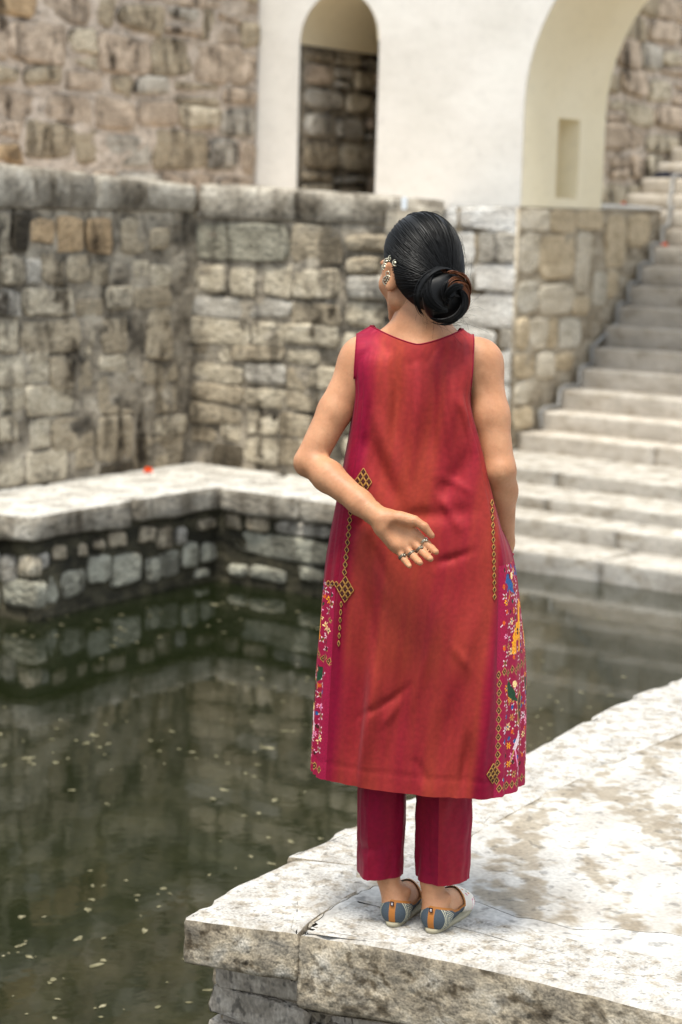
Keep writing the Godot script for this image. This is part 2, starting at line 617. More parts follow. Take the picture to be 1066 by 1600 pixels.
	M.screed = tri_mat(stone_tex(51, Color8(156, 150, 141), Color8(174, 170, 163), Color8(184, 181, 175), 768, 0.09, 0.2, 0.007), Color.WHITE, Vector3(0.7, 0.7, 0.7), M.relief, 0.5, stain_tex(52, Color8(206, 196, 180), 0.50, 0.78, 0.02, 3, 512, 0.9), Vector3(0.45, 0.45, 0.45))

func flat_sheet(poly: PackedVector2Array, y: float) -> ArrayMesh:
	var idx := Geometry2D.triangulate_polygon(poly)
	var v := PackedVector3Array()
	for p in poly:
		v.append(Vector3(p.x, y, p.y))
	var f := PackedInt32Array()
	for t in range(0, idx.size(), 3):
		var a := poly[idx[t]]
		var up := (poly[idx[t + 1]] - a).cross(poly[idx[t + 2]] - a) > 0.0
		f.append_array([idx[t], idx[t + 1], idx[t + 2]] if up else [idx[t], idx[t + 2], idx[t + 1]])
	return build(v, f)

func xz(u: float, s: float) -> Vector2:
	var p := tank(u, 0, s)
	return Vector2(p.x, p.z)

func ground_and_water() -> void:
	# the land round the tank at the level of the upper terrace
	var g := Shape.new()
	for r in [[-80, 80, 24.0, 80], [-80, -7.72, 9.36, 24.0], [-80, -7.72, -80, 9.36], [14, 80, -80, 24.0], [-7.72, 14, -80, -14]]:
		var o := g.v.size()
		for c in [[r[0], r[2]], [r[1], r[2]], [r[1], r[3]], [r[0], r[3]]]:
			g.v.append(tank(c[0], 1.62, c[1]))
		g.f.append_array([o, o + 2, o + 1, o, o + 3, o + 2])
	var gr := obj("ground", build(g.v, g.f, PackedVector2Array(), true), M.lime)
	tag(gr, "bare earth ground at terrace level around the stone tank", "", "", "structure")
	var fl := obj("pool_bottom", flat_sheet(PackedVector2Array([xz(-9, -12), xz(13, -12), xz(13, 12.2), xz(-9, 12.2)]), -1.7), tri_mat(stone_tex(61, Color8(40, 42, 24), Color8(66, 64, 40), Color8(104, 98, 70), 512, 0.1, 0.3, 0.01), Color.WHITE, Vector3(0.5, 0.5, 0.5)))
	tag(fl, "silty bottom of the pool under the green water", "", "", "structure")
	var w := StandardMaterial3D.new()
	w.transparency = BaseMaterial3D.TRANSPARENCY_ALPHA
	w.albedo_color = Color(0.098, 0.122, 0.05, 0.64)
	w.roughness = 0.035
	w.metallic_specular = 0.5
	w.normal_enabled = true
	var wn := noise_bytes(64, 0.02, 3, 512)
	var wi := Image.create_from_data(512, 512, false, Image.FORMAT_L8, wn)
	wi.convert(Image.FORMAT_RGBA8)
	wi.bump_map_to_normal_map(1.0)
	w.normal_texture = ImageTexture.create_from_image(wi)
	w.normal_scale = 0.09
	w.uv1_triplanar = true
	w.uv1_world_triplanar = true
	w.uv1_scale = Vector3(0.8, 0.8, 0.8)
	var water := obj("pool_water", flat_sheet(PackedVector2Array([xz(-9, -12), xz(13, -12), xz(13, 12.2), xz(-9, 12.2)]), WATER), w)
	tag(water, "still dark green water filling the stone tank", "", "", "structure")

# frames of the walls: x along the wall to the right, y up, z out of the face
func frame_side(u: float) -> Transform3D:
	return Transform3D(Basis(e2, Vector3.UP, e1), e1 * u)

func frame_back(s: float) -> Transform3D:
	return Transform3D(Basis(e1, Vector3.UP, -e2), e2 * s)

func lay(stones: Array, parent: Node, at: Transform3D, out0: float, out1: float, bevel := 0.035, j := 0.012, round_ := 0.16) -> void:
	for r in stones:
		obj("stone", stone_mesh(quad_poly(r[0], r[1], r[2], r[3], j), rnd(out0, out1), bevel, 0.006, 0.05, round_), M.stone[r[4]], parent, at)

# rows of rough stones over a rectangle, thinned where keep() is false
func courses(x0: float, y0: float, x1: float, y1: float, h0: float, h1: float, w0: float, w1: float, gap: float, kinds: Array) -> Array:
	var r := []
	var y := y0
	while y < y1 - h0 * 0.5:
		var h := minf(rnd(h0, h1), y1 - y)
		var x := x0 - rnd(0, w0 * 0.5)
		while x < x1 - w0 * 0.3:
			var w := rnd(w0, w1)
			if rng.randf() < 0.18:
				w *= 1.5
			var xe := minf(x + w, x1)
			var k: int = kinds[rng.randi() % kinds.size()]
			if rng.randf() < 0.2 and h > h0 * 1.1 and xe - x < w1:
				var m := y + h * rnd(0.4, 0.6)
				r.append([maxf(x, x0) + gap, y + gap, xe - gap, m - gap * 0.5, k])
				r.append([maxf(x, x0) + gap, m + gap * 0.5, xe - gap, y + h - gap, kinds[rng.randi() % kinds.size()]])
			elif xe - maxf(x, x0) > gap * 4:
				var dy := rnd(-0.25, 0.25) * gap * 2.0
				r.append([maxf(x, x0) + gap, y + gap + dy, xe - gap, y + h - gap + dy, k])
			x += w
		y += h
	return r

func coping_stone(x0: float, x1: float, yb: float, ya: float, yc: float, depth: float, out: float, crisp := false) -> ArrayMesh:
	# a long block with a worn, slightly sloping top, from ya at the left to yc at the right
	var s := Shape.new()
	var n := maxi(3, int((x1 - x0) / 0.06))
	var prof := [[-depth, 0.0], [-depth, 1.0], [-depth * 0.4, 1.0], [out - 0.03, 1.0], [out - 0.008, 0.93], [out, 0.75], [out + 0.004, 0.5], [out, 0.25], [out - 0.006, 0.06], [out - 0.02, 0.0]]
	if crisp:
		prof = [[-depth, 0.0], [-depth, 1.0], [-depth * 0.4, 1.0], [out - 0.012, 1.0], [out - 0.003, 0.97], [out, 0.9], [out, 0.6], [out - 0.002, 0.3], [out - 0.004, 0.1], [out - 0.006, 0.0]]
	for i in n + 1:
		var f := float(i) / n
		var x := lerpf(x0, x1, f)
		var yt := lerpf(ya, yc, f)
		var e := 0.006 if i == 0 or i == n else 0.0
		for p in prof:
			var y: float = lerpf(yb, yt, p[1])
			var z: float = p[0]
			if z > 0:
				z += lump.get_noise_3d(x * 50, y * 50, 7) * (0.002 if crisp else 0.006) - e
			if p[1] > 0.9:
				y += lump.get_noise_2d(x * 40, 3.0) * (0.002 if crisp else 0.005) - e
			s.v.append(Vector3(x, y, z))
		if i > 0:
			s.ring_faces(i * prof.size(), (i - 1) * prof.size(), prof.size())
	s.cap(0, prof.size(), Vector3(x0, (yb + ya) * 0.5, -depth * 0.4), true)
	s.cap(n * prof.size(), prof.size(), Vector3(x1, (yb + yc) * 0.5, -depth * 0.4), false)
	return build(s.v, s.f)

func left_tank_wall() -> void:
	var fr := frame_side(-7.7)
	var w := thing("tank_wall", "stained rubble side wall of the tank rising behind the longer arm of the stone ledge", "wall", Transform3D(fr.basis, tank(-7.7, 0, 7.0)))
	var at := Transform3D(Basis.IDENTITY, Vector3(-7.0, 0, 0))
	obj("mortar", backing(6.6, -0.6, 9.36, 1.58, 0.06, 0.03, 0.5), M.mortar, w, at)
	obj("mortar", backing(1.6, -0.9, 6.599, 1.58, 0.12, 0.03, 0.5), M.mortar, w, at)
	lay(courses(1.6, -0.6, 6.58, 1.54, 0.2, 0.32, 0.35, 0.8, 0.012, [0, 0, 2, 4]), w, at, 0.006, 0.025, 0.02, 0.015, 0.1)
	var left := [[7.63, 1.32, 7.72, 1.54, 0], [7.74, 1.33, 7.86, 1.54, 3], [7.89, 1.37, 8.08, 1.52, 1], [8.09, 1.32, 8.31, 1.53, 1], [8.33, 1.31, 8.57, 1.52, 1], [8.65, 1.31, 8.86, 1.53, 2], [8.9, 1.35, 9.08, 1.48, 2], [7.63, 1.15, 7.82, 1.31, 0], [7.85, 1.15, 7.96, 1.29, 4], [7.97, 1.14, 8.16, 1.33, 2], [8.18, 1.15, 8.38, 1.3, 2], [8.4, 1.14, 8.54, 1.26, 2], [8.76, 1.14, 8.89, 1.28, 0], [8.91, 1.12, 9.1, 1.24, 0], [7.43, 1.15, 7.61, 1.32, 0], [7.41, 0.98, 7.61, 1.12, 4], [7.63, 0.97, 7.8, 1.12, 4], [7.82, 0.97, 8.24, 1.12, 0], [8.26, 0.94, 8.51, 1.06, 2], [8.53, 0.99, 8.74, 1.13, 0], [8.76, 0.99, 9.11, 1.11, 2], [7.63, 0.77, 7.78, 0.96, 0], [7.79, 0.76, 8.27, 0.95, 2], [8.29, 0.73, 8.41, 0.9, 0], [8.49, 0.73, 8.7, 0.94, 2], [8.88, 0.67, 9.12, 0.98, 2], [7.63, 0.57, 7.82, 0.75, 0], [7.85, 0.58, 8.03, 0.76, 0], [8.03, 0.54, 8.25, 0.74, 2], [8.27, 0.53, 8.4, 0.7, 2], [8.44, 0.62, 8.68, 0.71, 0], [8.85, 0.52, 9.18, 0.66, 2], [7.63, 0.43, 7.83, 0.58, 0], [7.84, 0.4, 8.24, 0.56, 0], [8.45, 0.35, 8.85, 0.6, 2], [8.89, 0.34, 9.18, 0.51, 2], [7.63, 0.26, 7.78, 0.42, 0], [7.87, 0.22, 8.04, 0.4, 0], [8.05, 0.18, 8.42, 0.38, 2], [8.44, 0.07, 8.76, 0.35, 2], [7.63, 0.01, 7.83, 0.16, 0], [7.84, -0, 8.18, 0.19, 0], [8.25, 0.07, 8.42, 0.18, 2], [8.47, -0.01, 8.75, 0.06, 3], [8.89, 0.19, 9.27, 0.32, 0], [8.77, -0.01, 9.23, 0.21, 2]]
	lay(left, w, at, 0.004, 0.022, 0.016, 0.014, 0.1)
	lay(courses(6.6, 0.0, 7.4, 1.52, 0.14, 0.22, 0.2, 0.45, 0.01, [0, 0, 2, 4]), w, at, 0.02, 0.05)
	for k in 5:
		obj("coping_stone", coping_stone(1.6 + k * 1.0 + 0.004, 2.6 + k * 1.0 - 0.004, 1.565, 1.82, 1.82, 0.5, 0.025), M.cope, w, at)
	var x := 6.6
	for l in [0.95, 0.85, 0.96]:
		var top0 := lerpf(1.82, 1.735, (x - 7.4) / 1.9)
		var top1 := lerpf(1.82, 1.735, (x + l - 7.4) / 1.9)
		obj("coping_stone", coping_stone(x + 0.004, minf(x + l, 9.33) - 0.004, 1.565, top0, top1, 0.5, 0.025), M.cope, w, at)
		x += l

func back_tank_wall() -> void:
	var fr := frame_back(9.34)
	var w := thing("retaining_wall", "blackened rubble wall with pale coping facing the camera behind the short arm of the ledge", "wall", Transform3D(fr.basis, tank(-7.7, 0, 9.34)))
	var at := Transform3D(Basis.IDENTITY, Vector3(7.7, 0, 0))
	obj("mortar", backing(-7.76, -0.6, -6.19, 1.55, 0.06, 0.03, 0.4), M.mortar, w, at)
	obj("mortar", backing(-6.19, -0.6, -5.9, 1.55, 0.06, 0.03, 0.03), M.mortar, w, at)
	var back := [[-7.76, 1.27, -6.97, 1.51, 5], [-6.96, 1.27, -6.59, 1.51, 2], [-7.78, 1.1, -7.67, 1.22, 0], [-7.67, 1.07, -7.46, 1.24, 0], [-7.42, 1.07, -7.22, 1.23, 0], [-7.16, 1.07, -6.94, 1.27, 0], [-6.93, 1.08, -6.59, 1.25, 0], [-7.77, 0.93, -7.34, 1.04, 4], [-7.34, 0.95, -6.94, 1.05, 4], [-6.95, 0.91, -6.79, 1.06, 2], [-6.78, 0.92, -6.58, 1.06, 2], [-7.78, 0.76, -7.26, 0.92, 0], [-7.25, 0.77, -6.99, 0.91, 0], [-6.98, 0.79, -6.58, 0.92, 0], [-7.75, 0.7, -7.58, 0.75, 2], [-7.56, 0.65, -7.42, 0.76, 0], [-7.4, 0.68, -7, 0.76, 2], [-7.75, 0.53, -7.3, 0.63, 0], [-7.29, 0.54, -6.98, 0.66, 4], [-6.98, 0.68, -6.73, 0.77, 0], [-6.97, 0.53, -6.81, 0.66, 2], [-6.8, 0.55, -6.57, 0.68, 0], [-7.74, 0.4, -7.3, 0.51, 2], [-7.28, 0.39, -6.98, 0.51, 0], [-6.97, 0.39, -6.72, 0.53, 2], [-7.72, 0.27, -7.3, 0.38, 2], [-7.28, 0.22, -7.02, 0.38, 0], [-7.01, 0.24, -6.74, 0.37, 2], [-7.48, 0.16, -7.31, 0.27, 0], [-7.55, -0, -7.29, 0.15, 3], [-7.28, 0.04, -7.02, 0.21, 0], [-7.02, 0.07, -6.68, 0.23, 2], [-7.73, 0.14, -7.5, 0.24, 2]]
	lay(back, w, at, 0.004, 0.022, 0.016, 0.014, 0.1)
	lay(courses(-6.56, 0.02, -5.91, 1.5, 0.12, 0.2, 0.16, 0.42, 0.012, [0, 2, 2, 4]), w, at, 0.02, 0.05)
	obj("coping_stone", coping_stone(-7.66, -6.92, 1.53, 1.745, 1.715, 0.5, 0.03), M.cope, w, at)
	obj("coping_stone", coping_stone(-6.912, -6.2, 1.53, 1.715, 1.68, 0.5, 0.028), M.cope, w, at)
	obj("coping_stone", coping_stone(-6.19, -5.92, 1.53, 1.65, 1.64, 0.06, 0.03), M.cope, w, at)
	# the end of the wall runs back towards the gatehouse
	var a := tank(-5.93, 0, 9.36)
	var b := tank(-7.85, 0, 12.3)
	var d := (b - a).normalized()
	var end := Transform3D(Basis(d, Vector3.UP, d.cross(Vector3.UP)), a)
	var back_to := w.transform.affine_inverse() * end
	var len := a.distance_to(b)
	obj("mortar", backing(0.0, -0.6, len, 1.62, 0.1, 0.03, 0.3), M.mortar, w, back_to)
	lay(courses(0.02, -0.5, len - 0.03, 1.58, 0.16, 0.24, 0.25, 0.5, 0.014, [0, 2, 4, 2]), w, back_to, 0.02, 0.045)
	# the terrace that it holds up
	var t := obj("terrace", flat_sheet(PackedVector2Array([xz(-7.75, 9.5), xz(-5.95, 9.5), xz(-7.76, 12.3), xz(-9.6, 12.3), xz(-9.6, 9.3)]), 1.63), M.lime)
	tag(t, "flat earthen terrace between the retaining wall and the white gatehouse", "", "", "structure")

func ledge() -> void:
	var w := thing("stone_ledge", "low L-shaped stone ledge with thick grey slabs running along the foot of the tank walls", "ledge", Transform3D(Basis.IDENTITY, tank(-7.3, WATER, 8.0)))
	var base := Transform3D(Basis.IDENTITY, -w.position)
	# face stones over dark mossy mortar, three faces
	var side := base * frame_side(-7.0)
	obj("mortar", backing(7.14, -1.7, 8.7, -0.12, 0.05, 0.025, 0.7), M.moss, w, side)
	var a := [[7.2, -0.31, 7.28, -0.21, 4], [7.32, -0.28, 7.43, -0.19, 2], [7.51, -0.28, 7.59, -0.21, 2], [7.65, -0.26, 7.73, -0.2, 2], [7.77, -0.27, 7.91, -0.18, 2], [8.02, -0.28, 8.15, -0.18, 2], [8.18, -0.33, 8.32, -0.2, 2], [8.34, -0.31, 8.42, -0.22, 4], [8.54, -0.26, 8.69, -0.2, 2], [7.26, -0.51, 7.37, -0.33, 6], [7.38, -0.49, 7.57, -0.33, 6], [7.6, -0.44, 7.79, -0.28, 6], [7.79, -0.49, 8.02, -0.31, 6], [8.1, -0.51, 8.19, -0.36, 6], [8.2, -0.5, 8.38, -0.34, 6], [8.41, -0.47, 8.55, -0.32, 6], [8.58, -0.46, 8.7, -0.34, 6], [7.21, -0.49, 7.25, -0.37, 6], [8.53, -0.55, 8.65, -0.49, 6], [7.93, -0.33, 8.02, -0.32, 3]]
	lay(a, w, side, 0.015, 0.04, 0.025, 0.01)
	var front := base * frame_back(7.14)
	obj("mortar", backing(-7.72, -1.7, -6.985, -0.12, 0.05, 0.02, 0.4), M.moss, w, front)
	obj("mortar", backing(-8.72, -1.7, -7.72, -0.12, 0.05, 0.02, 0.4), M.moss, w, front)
	var b := [[-7.33, -0.38, -7.18, -0.23, 4], [-7.34, -0.54, -7.18, -0.39, 6], [-7.17, -0.38, -7.06, -0.22, 4], [-7.06, -0.34, -6.94, -0.21, 0], [-7.17, -0.5, -6.9, -0.35, 6]]
	lay(b, w, front, 0.015, 0.035, 0.03, 0.01)
	var back := base * frame_back(8.69)
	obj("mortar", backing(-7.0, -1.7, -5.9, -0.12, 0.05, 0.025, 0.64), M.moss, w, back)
	var c := [[-6.89, -0.25, -6.79, -0.16, 2], [-6.74, -0.24, -6.58, -0.16, 2], [-6.54, -0.23, -6.12, -0.15, 4], [-6.84, -0.38, -6.12, -0.24, 6], [-6.87, -0.52, -6.74, -0.45, 6], [-6.71, -0.51, -6.45, -0.43, 6], [-6.36, -0.49, -6.17, -0.39, 6], [-6.1, -0.21, -5.91, -0.12, 2], [-6.1, -0.34, -5.88, -0.23, 6], [-6.14, -0.47, -5.94, -0.37, 6]]
	lay(c, w, back, 0.015, 0.04, 0.025, 0.01)
	# the slabs on top
	var slabs := [
		[[-8.7, 7.07], [-6.93, 7.07], [-6.94, 7.95], [-7.72, 7.95], [-7.72, 7.6], [-8.7, 7.6]],
		[[-7.72, 7.955], [-6.94, 7.955], [-6.935, 8.64], [-6.95, 9.36], [-7.72, 9.36]],
		[[-6.922, 8.62], [-6.35, 8.63], [-6.36, 9.36], [-6.938, 9.36]],
		[[-6.34, 8.62], [-5.86, 8.63], [-5.88, 9.36], [-6.35, 9.36]]]
	var n := 0
	for s in slabs:
		var p := PackedVector2Array()
		for q in s:
			p.append(xz(q[0], q[1]))
		slab(w, base, slab_mesh(p, 0.0, 0.145, 0.02, n * 13.0, 1.3, 5, 0.06), M.ledge, M.cope)  # sides get a darker stone than the tops
		n += 1

# ---------------------------------------------------------------- the white gatehouse over the stairs
func extrude(poly: PackedVector2Array, holes: Array, z0: float, z1: float) -> Shape:
	# wall panel in x, y with arched holes cut to its lower edge: given as one outline
	var s := Shape.new()
	var idx := Geometry2D.triangulate_polygon(poly)
	var n := poly.size()
	if area2(poly) < 0:
		poly.reverse()
		idx = Geometry2D.triangulate_polygon(poly)
	for z in [z0, z1]:
		for p in poly:
			s.v.append(Vector3(p.x, p.y, z))
	for t in range(0, idx.size(), 3):
		var a := poly[idx[t]]
		var ccw := (poly[idx[t + 1]] - a).cross(poly[idx[t + 2]] - a) > 0.0
		var i0 := idx[t]
		var i1 := idx[t + 1] if ccw else idx[t + 2]
		var i2 := idx[t + 2] if ccw else idx[t + 1]
		s.f.append_array([n + i0, n + i2, n + i1, i0, i1, i2])
	# sides: joined smoothly where the outline bends gently, split at corners
	var prev := -1
	var first := -1
	for i in n:
		var k := (i + 1) % n
		var d0 := (poly[i] - poly[(i + n - 1) % n]).normalized()
		var d1 := (poly[k] - poly[i]).normalized()
		if prev < 0 or d0.dot(d1) < 0.9:
			prev = s.v.size()
			for z in [z0, z1]:
				s.v.append(Vector3(poly[i].x, poly[i].y, z))
		var next := s.v.size()
		for z in [z0, z1]:
			s.v.append(Vector3(poly[k].x, poly[k].y, z))
		s.f.append_array([prev, prev + 1, next + 1, prev, next + 1, next])
		prev = next
	return s

func arch_points(x0: float, x1: float, y0: float, spring: float, n := 20) -> PackedVector2Array:
	var p := PackedVector2Array([Vector2(x0, y0)])
	var r := (x1 - x0) * 0.5
	for i in n + 1:
		var t := PI - PI * i / n
		p.append(Vector2((x0 + x1) * 0.5 + cos(t) * r, spring + sin(t) * r * 1.04))
	p.append(Vector2(x1, y0))
	return p

func gatehouse() -> void:
	var fr := frame_back(12.3)
	var g := thing("gatehouse", "white plastered gatehouse with an arched doorway and a wide arch over the stairs", "building", Transform3D(fr.basis, tank(-7.1, 1.66, 12.3)))
	var at := Transform3D(Basis.IDENTITY, Vector3(7.1, -1.66, 0))
	# front skin with both openings, 6 cm thick; solid piers and vaults behind it
	var top := 5.0
	var base := 1.66
	var p := PackedVector2Array([Vector2(-9.54, base)])
	p.append_array(arch_points(-9.13, -8.38, base, 2.86))
	p.append(Vector2(-7.1, base))
	var big := arch_points(-7.1, -4.6, base, 2.38, 28)
	p.append_array(big.slice(1))
	p.append_array([Vector2(-3.4, base), Vector2(-3.4, top), Vector2(-9.54, top)])
	var skin := extrude(p, [], -0.012, 0.0)
	obj("plaster_wall", build(skin.v, skin.f), M.plaster, g, at)
	# the pier beside the stairs, with its niche cut out of the reveal
	var pier := [
		[Vector3(-8.38, base, -1.27), Vector3(-7.36, 2.38, -0.0125)],
		[Vector3(-7.36, base, -0.52), Vector3(-7.1, 2.38, -0.0125)],
		[Vector3(-7.36, base, -1.27), Vector3(-7.1, 2.38, -0.86)],
		[Vector3(-7.36, base, -0.86), Vector3(-7.1, 1.73, -0.52)],
		[Vector3(-7.36, 2.32, -0.86), Vector3(-7.1, 2.38, -0.52)]]
	# niche opening 1.73 .. 2.32
	var ps := Shape.new()
	for b in pier:
		ps.box(b[0], b[1])
	obj("pier", build(ps.v, ps.f, PackedVector2Array(), true), M.cream, g, at)
	# the vault over the stairs and the mass over it
	var v := PackedVector2Array([Vector2(-8.38, 2.38)])
	v.append_array(arch_points(-7.1, -4.6, 2.38, 2.38, 28).slice(1, -1))
	v.append_array([Vector2(-3.4, 2.38), Vector2(-3.4, top), Vector2(-8.38, top)])
	var vault := extrude(v, [], -1.27, -0.0125)
	obj("vault", smooth_edges(vault), M.cream, g, at)
	var rp := Shape.new()
	rp.box(Vector3(-4.6, base, -1.27), Vector3(-3.4, 2.379, -0.0125))
	obj("pier", build(rp.v, rp.f, PackedVector2Array(), true), M.cream, g, at)
	obj("mortar", backing(-4.6, -0.4, -3.4, base - 0.001, 0.1, 0.02, 1.27), M.buff, g, at)
	lay(courses(-4.59, -0.3, -3.41, base - 0.01, 0.16, 0.26, 0.25, 0.5, 0.012, [10, 11, 12]), g, at, 0.008, 0.02, 0.02, 0.014, 0.1)
	# the passage behind the doorway: rubble side, plastered vault, far end closed
	var tunnel := PackedVector2Array([Vector2(-9.54, 2.87)])
	tunnel.append_array(arch_points(-9.19, -8.40, 2.87, 2.87))
	tunnel.append_array([Vector2(-8.381, 2.87), Vector2(-8.381, top), Vector2(-9.54, top)])
	var tv := extrude(tunnel, [], -3.4, -0.0125)
	obj("passage_vault", smooth_edges(tv), M.cream, g, at)
	var pe := Shape.new()
	pe.box(Vector3(-9.54, base, -3.6), Vector3(-8.0, top, -3.401))
	pe.box(Vector3(-8.39, base, -3.4), Vector3(-8.2, 2.869, -1.271))
	pe.box(Vector3(-9.54, base - 0.1, -3.4), Vector3(-8.2, base - 0.001, -0.02))
	obj("passage_wall", build(pe.v, pe.f, PackedVector2Array(), true), M.mortar, g, at)
	var inner := at * (fr.affine_inverse() * frame_side(-9.19))
	obj("passage_wall", backing(12.42, base, 15.7, 2.868, 0.1, 0.02, 0.3), M.mortar, g, inner)
	lay(courses(12.43, base + 0.01, 15.6, 2.83, 0.17, 0.26, 0.25, 0.6, 0.02, [2, 4, 7, 0]), g, inner, 0.03, 0.06)
	# the stone foot of the pier: whitewashed in front, bare along the stairs
	var front := at
	obj("mortar", backing(-7.76, -0.7, -7.125, base - 0.001, 0.06, 0.02, 2.3), M.stone[8], g, front)
	lay(courses(-7.8, -0.4, -7.11, base - 0.01, 0.14, 0.26, 0.2, 0.5, 0.012, [8, 8, 8, 4]), g, front, 0.004, 0.014, 0.014, 0.016, 0.08)
	var side := at * (fr.affine_inverse() * frame_side(-7.1))
	obj("mortar", backing(12.301, -0.3, 14.62, base - 0.002, 0.06, 0.02, 0.55), M.buff, g, side)
	lay([[12.31, 1.49, 12.75, 1.65, 10], [12.76, 1.47, 13.15, 1.65, 11], [13.16, 1.5, 13.58, 1.65, 11], [12.33, 1.18, 12.62, 1.48, 10], [12.6, 1.12, 13.15, 1.46, 11], [13.17, 1.02, 13.4, 1.48, 10], [13.66, 1.2, 14.0, 1.62, 11], [14.03, 1.36, 14.4, 1.63, 11], [13.48, 0.9, 13.7, 1.18, 12], [13.72, 0.95, 13.9, 1.18, 11],
		[12.32, 0.88, 12.62, 1.12, 12], [12.63, 0.86, 13.15, 1.1, 10], [13.17, 0.84, 13.44, 1.0, 11], [12.32, 0.62, 12.5, 0.86, 11], [12.51, 0.6, 12.78, 0.84, 10], [12.79, 0.6, 12.95, 0.84, 11], [12.97, 0.58, 13.3, 0.82, 12], [12.32, 0.4, 12.62, 0.6, 11], [12.63, 0.38, 12.9, 0.58, 10], [12.92, 0.44, 13.2, 0.56, 11], [12.32, 0.2, 12.7, 0.38, 10], [12.32, 0.02, 12.6, 0.19, 11]], g, side, 0.008, 0.025, 0.03)
	obj("coping_stone", coping_stone(13.56, 14.64, base - 0.001, 1.70, 1.69, 0.55, 0.02), M.stone[8], g, side)

func smooth_edges(s: Shape) -> ArrayMesh:
	return build(s.v, s.f)

func upper_walls() -> void:
	var fr := frame_side(-9.55)
	var w := thing("rubble_wall", "tall brown rubble wall standing on the left terrace beside the white gatehouse", "wall", Transform3D(fr.basis, tank(-9.55, 1.6, 9.0)))
	var at := Transform3D(Basis.IDENTITY, Vector3(-9.0, -1.6, 0))
	obj("mortar", backing(8.2, 1.55, 12.32, 4.6, 0.1, 0.05, 0.5), M.lime, w, at)
	lay(courses(8.2, 1.6, 12.3, 4.55, 0.15, 0.34, 0.2, 0.6, 0.012, [7, 7, 7, 2, 2, 0, 7, 7, 2, 7, 1, 4]), w, at, 0.004, 0.05, 0.05, 0.04, 0.12)
	var fr2 := frame_side(-7.65)
	var w2 := thing("rubble_wall", "brown rubble wall seen through the wide arch, along the upper flight of steps", "wall", Transform3D(fr2.basis, tank(-7.65, 1.6, 14.0)))
	var at2 := Transform3D(Basis.IDENTITY, Vector3(-14.0, -1.6, 0))
	obj("mortar", backing(13.58, 1.5, 20.0, 5.4, 0.12, 0.04, 0.5), M.lime, w2, at2)
	lay(courses(13.6, 1.66, 20.0, 5.35, 0.16, 0.32, 0.25, 0.7, 0.016, [7, 2, 7, 0, 0, 4]), w2, at2, 0.015, 0.06, 0.04, 0.03)

# ---------------------------------------------------------------- stairs
var treads := [[9.55, -1.05], [9.72, -0.9], [9.9, -0.78], [10.08, -0.66], [10.23, -0.44], [10.69, -0.323], [11.04, -0.237], [11.55, -0.134], [12.39, 0.0], [12.68, 0.143], [12.95, 0.285], [13.25, 0.43], [13.46, 0.59], [13.66, 0.75], [13.84, 0.9], [14.02, 1.06], [14.2, 1.215], [14.4, 1.37], [14.58, 1.52], [14.76, 1.67], [14.98, 1.8], [15.25, 1.94], [15.55, 2.08], [15.8, 2.22], [16.05, 2.36], [16.3, 2.5], [16.55, 2.64], [16.8, 2.78]]

func step_left(s: float) -> float:
	if s < 12.28:
		return minf(-5.93 - (s - 9.36) * 0.653, -5.93) + 0.03
	return -7.09 if s < 14.65 else -7.63

func staircase() -> void:
	var fr := frame_back(10.23)
	var st := thing("staircase", "flight of worn grey stone steps rising from the water through the wide arch", "stairs", Transform3D(fr.basis, tank(-5.0, WATER, 10.23)))
	var inv := st.transform.affine_inverse()
	for i in treads.size():
		var s: float = treads[i][0]
		var y: float = treads[i][1]
		var below: float = treads[i - 1][1] if i > 0 else y - 0.16
		var s1: float = treads[i + 1][0] if i + 1 < treads.size() else s + 3.0
		var left := step_left(s)
		var right := -1.6 if s < 12.3 else (-4.61 if s < 13.6 else -2.0)
		if s < 12.3:
			right = 1.5
		var x := left
		while x < right - 0.05:
			var l := rnd(0.9, 1.9)
			var xe := minf(x + l, right)
			if right - xe < 0.4:
				xe = right
			var m := coping_stone(x + 0.003, xe - 0.003, below - 0.02, y + rnd(-0.004, 0.004), y + rnd(-0.004, 0.004), s1 - s + 0.06, rnd(-0.008, 0.012), s < 14.1)
			obj("step_stone", m, M.step if s > 12.0 else M.step_low, st, inv * frame_back(s))
			x = xe
	# solid core under the treads
	var c := Shape.new()
	for i in treads.size() - 1:
		var s: float = treads[i][0]
		c.box(Vector3(step_left(s), -1.75, -(treads[i + 1][0] + 0.02)), Vector3(1.5 if s < 12.3 else -2.0, treads[i][1] - 0.05, -(s + 0.05)))
	obj("core", build(c.v, c.f, PackedVector2Array(), true), M.lime, st, inv * frame_back(0))

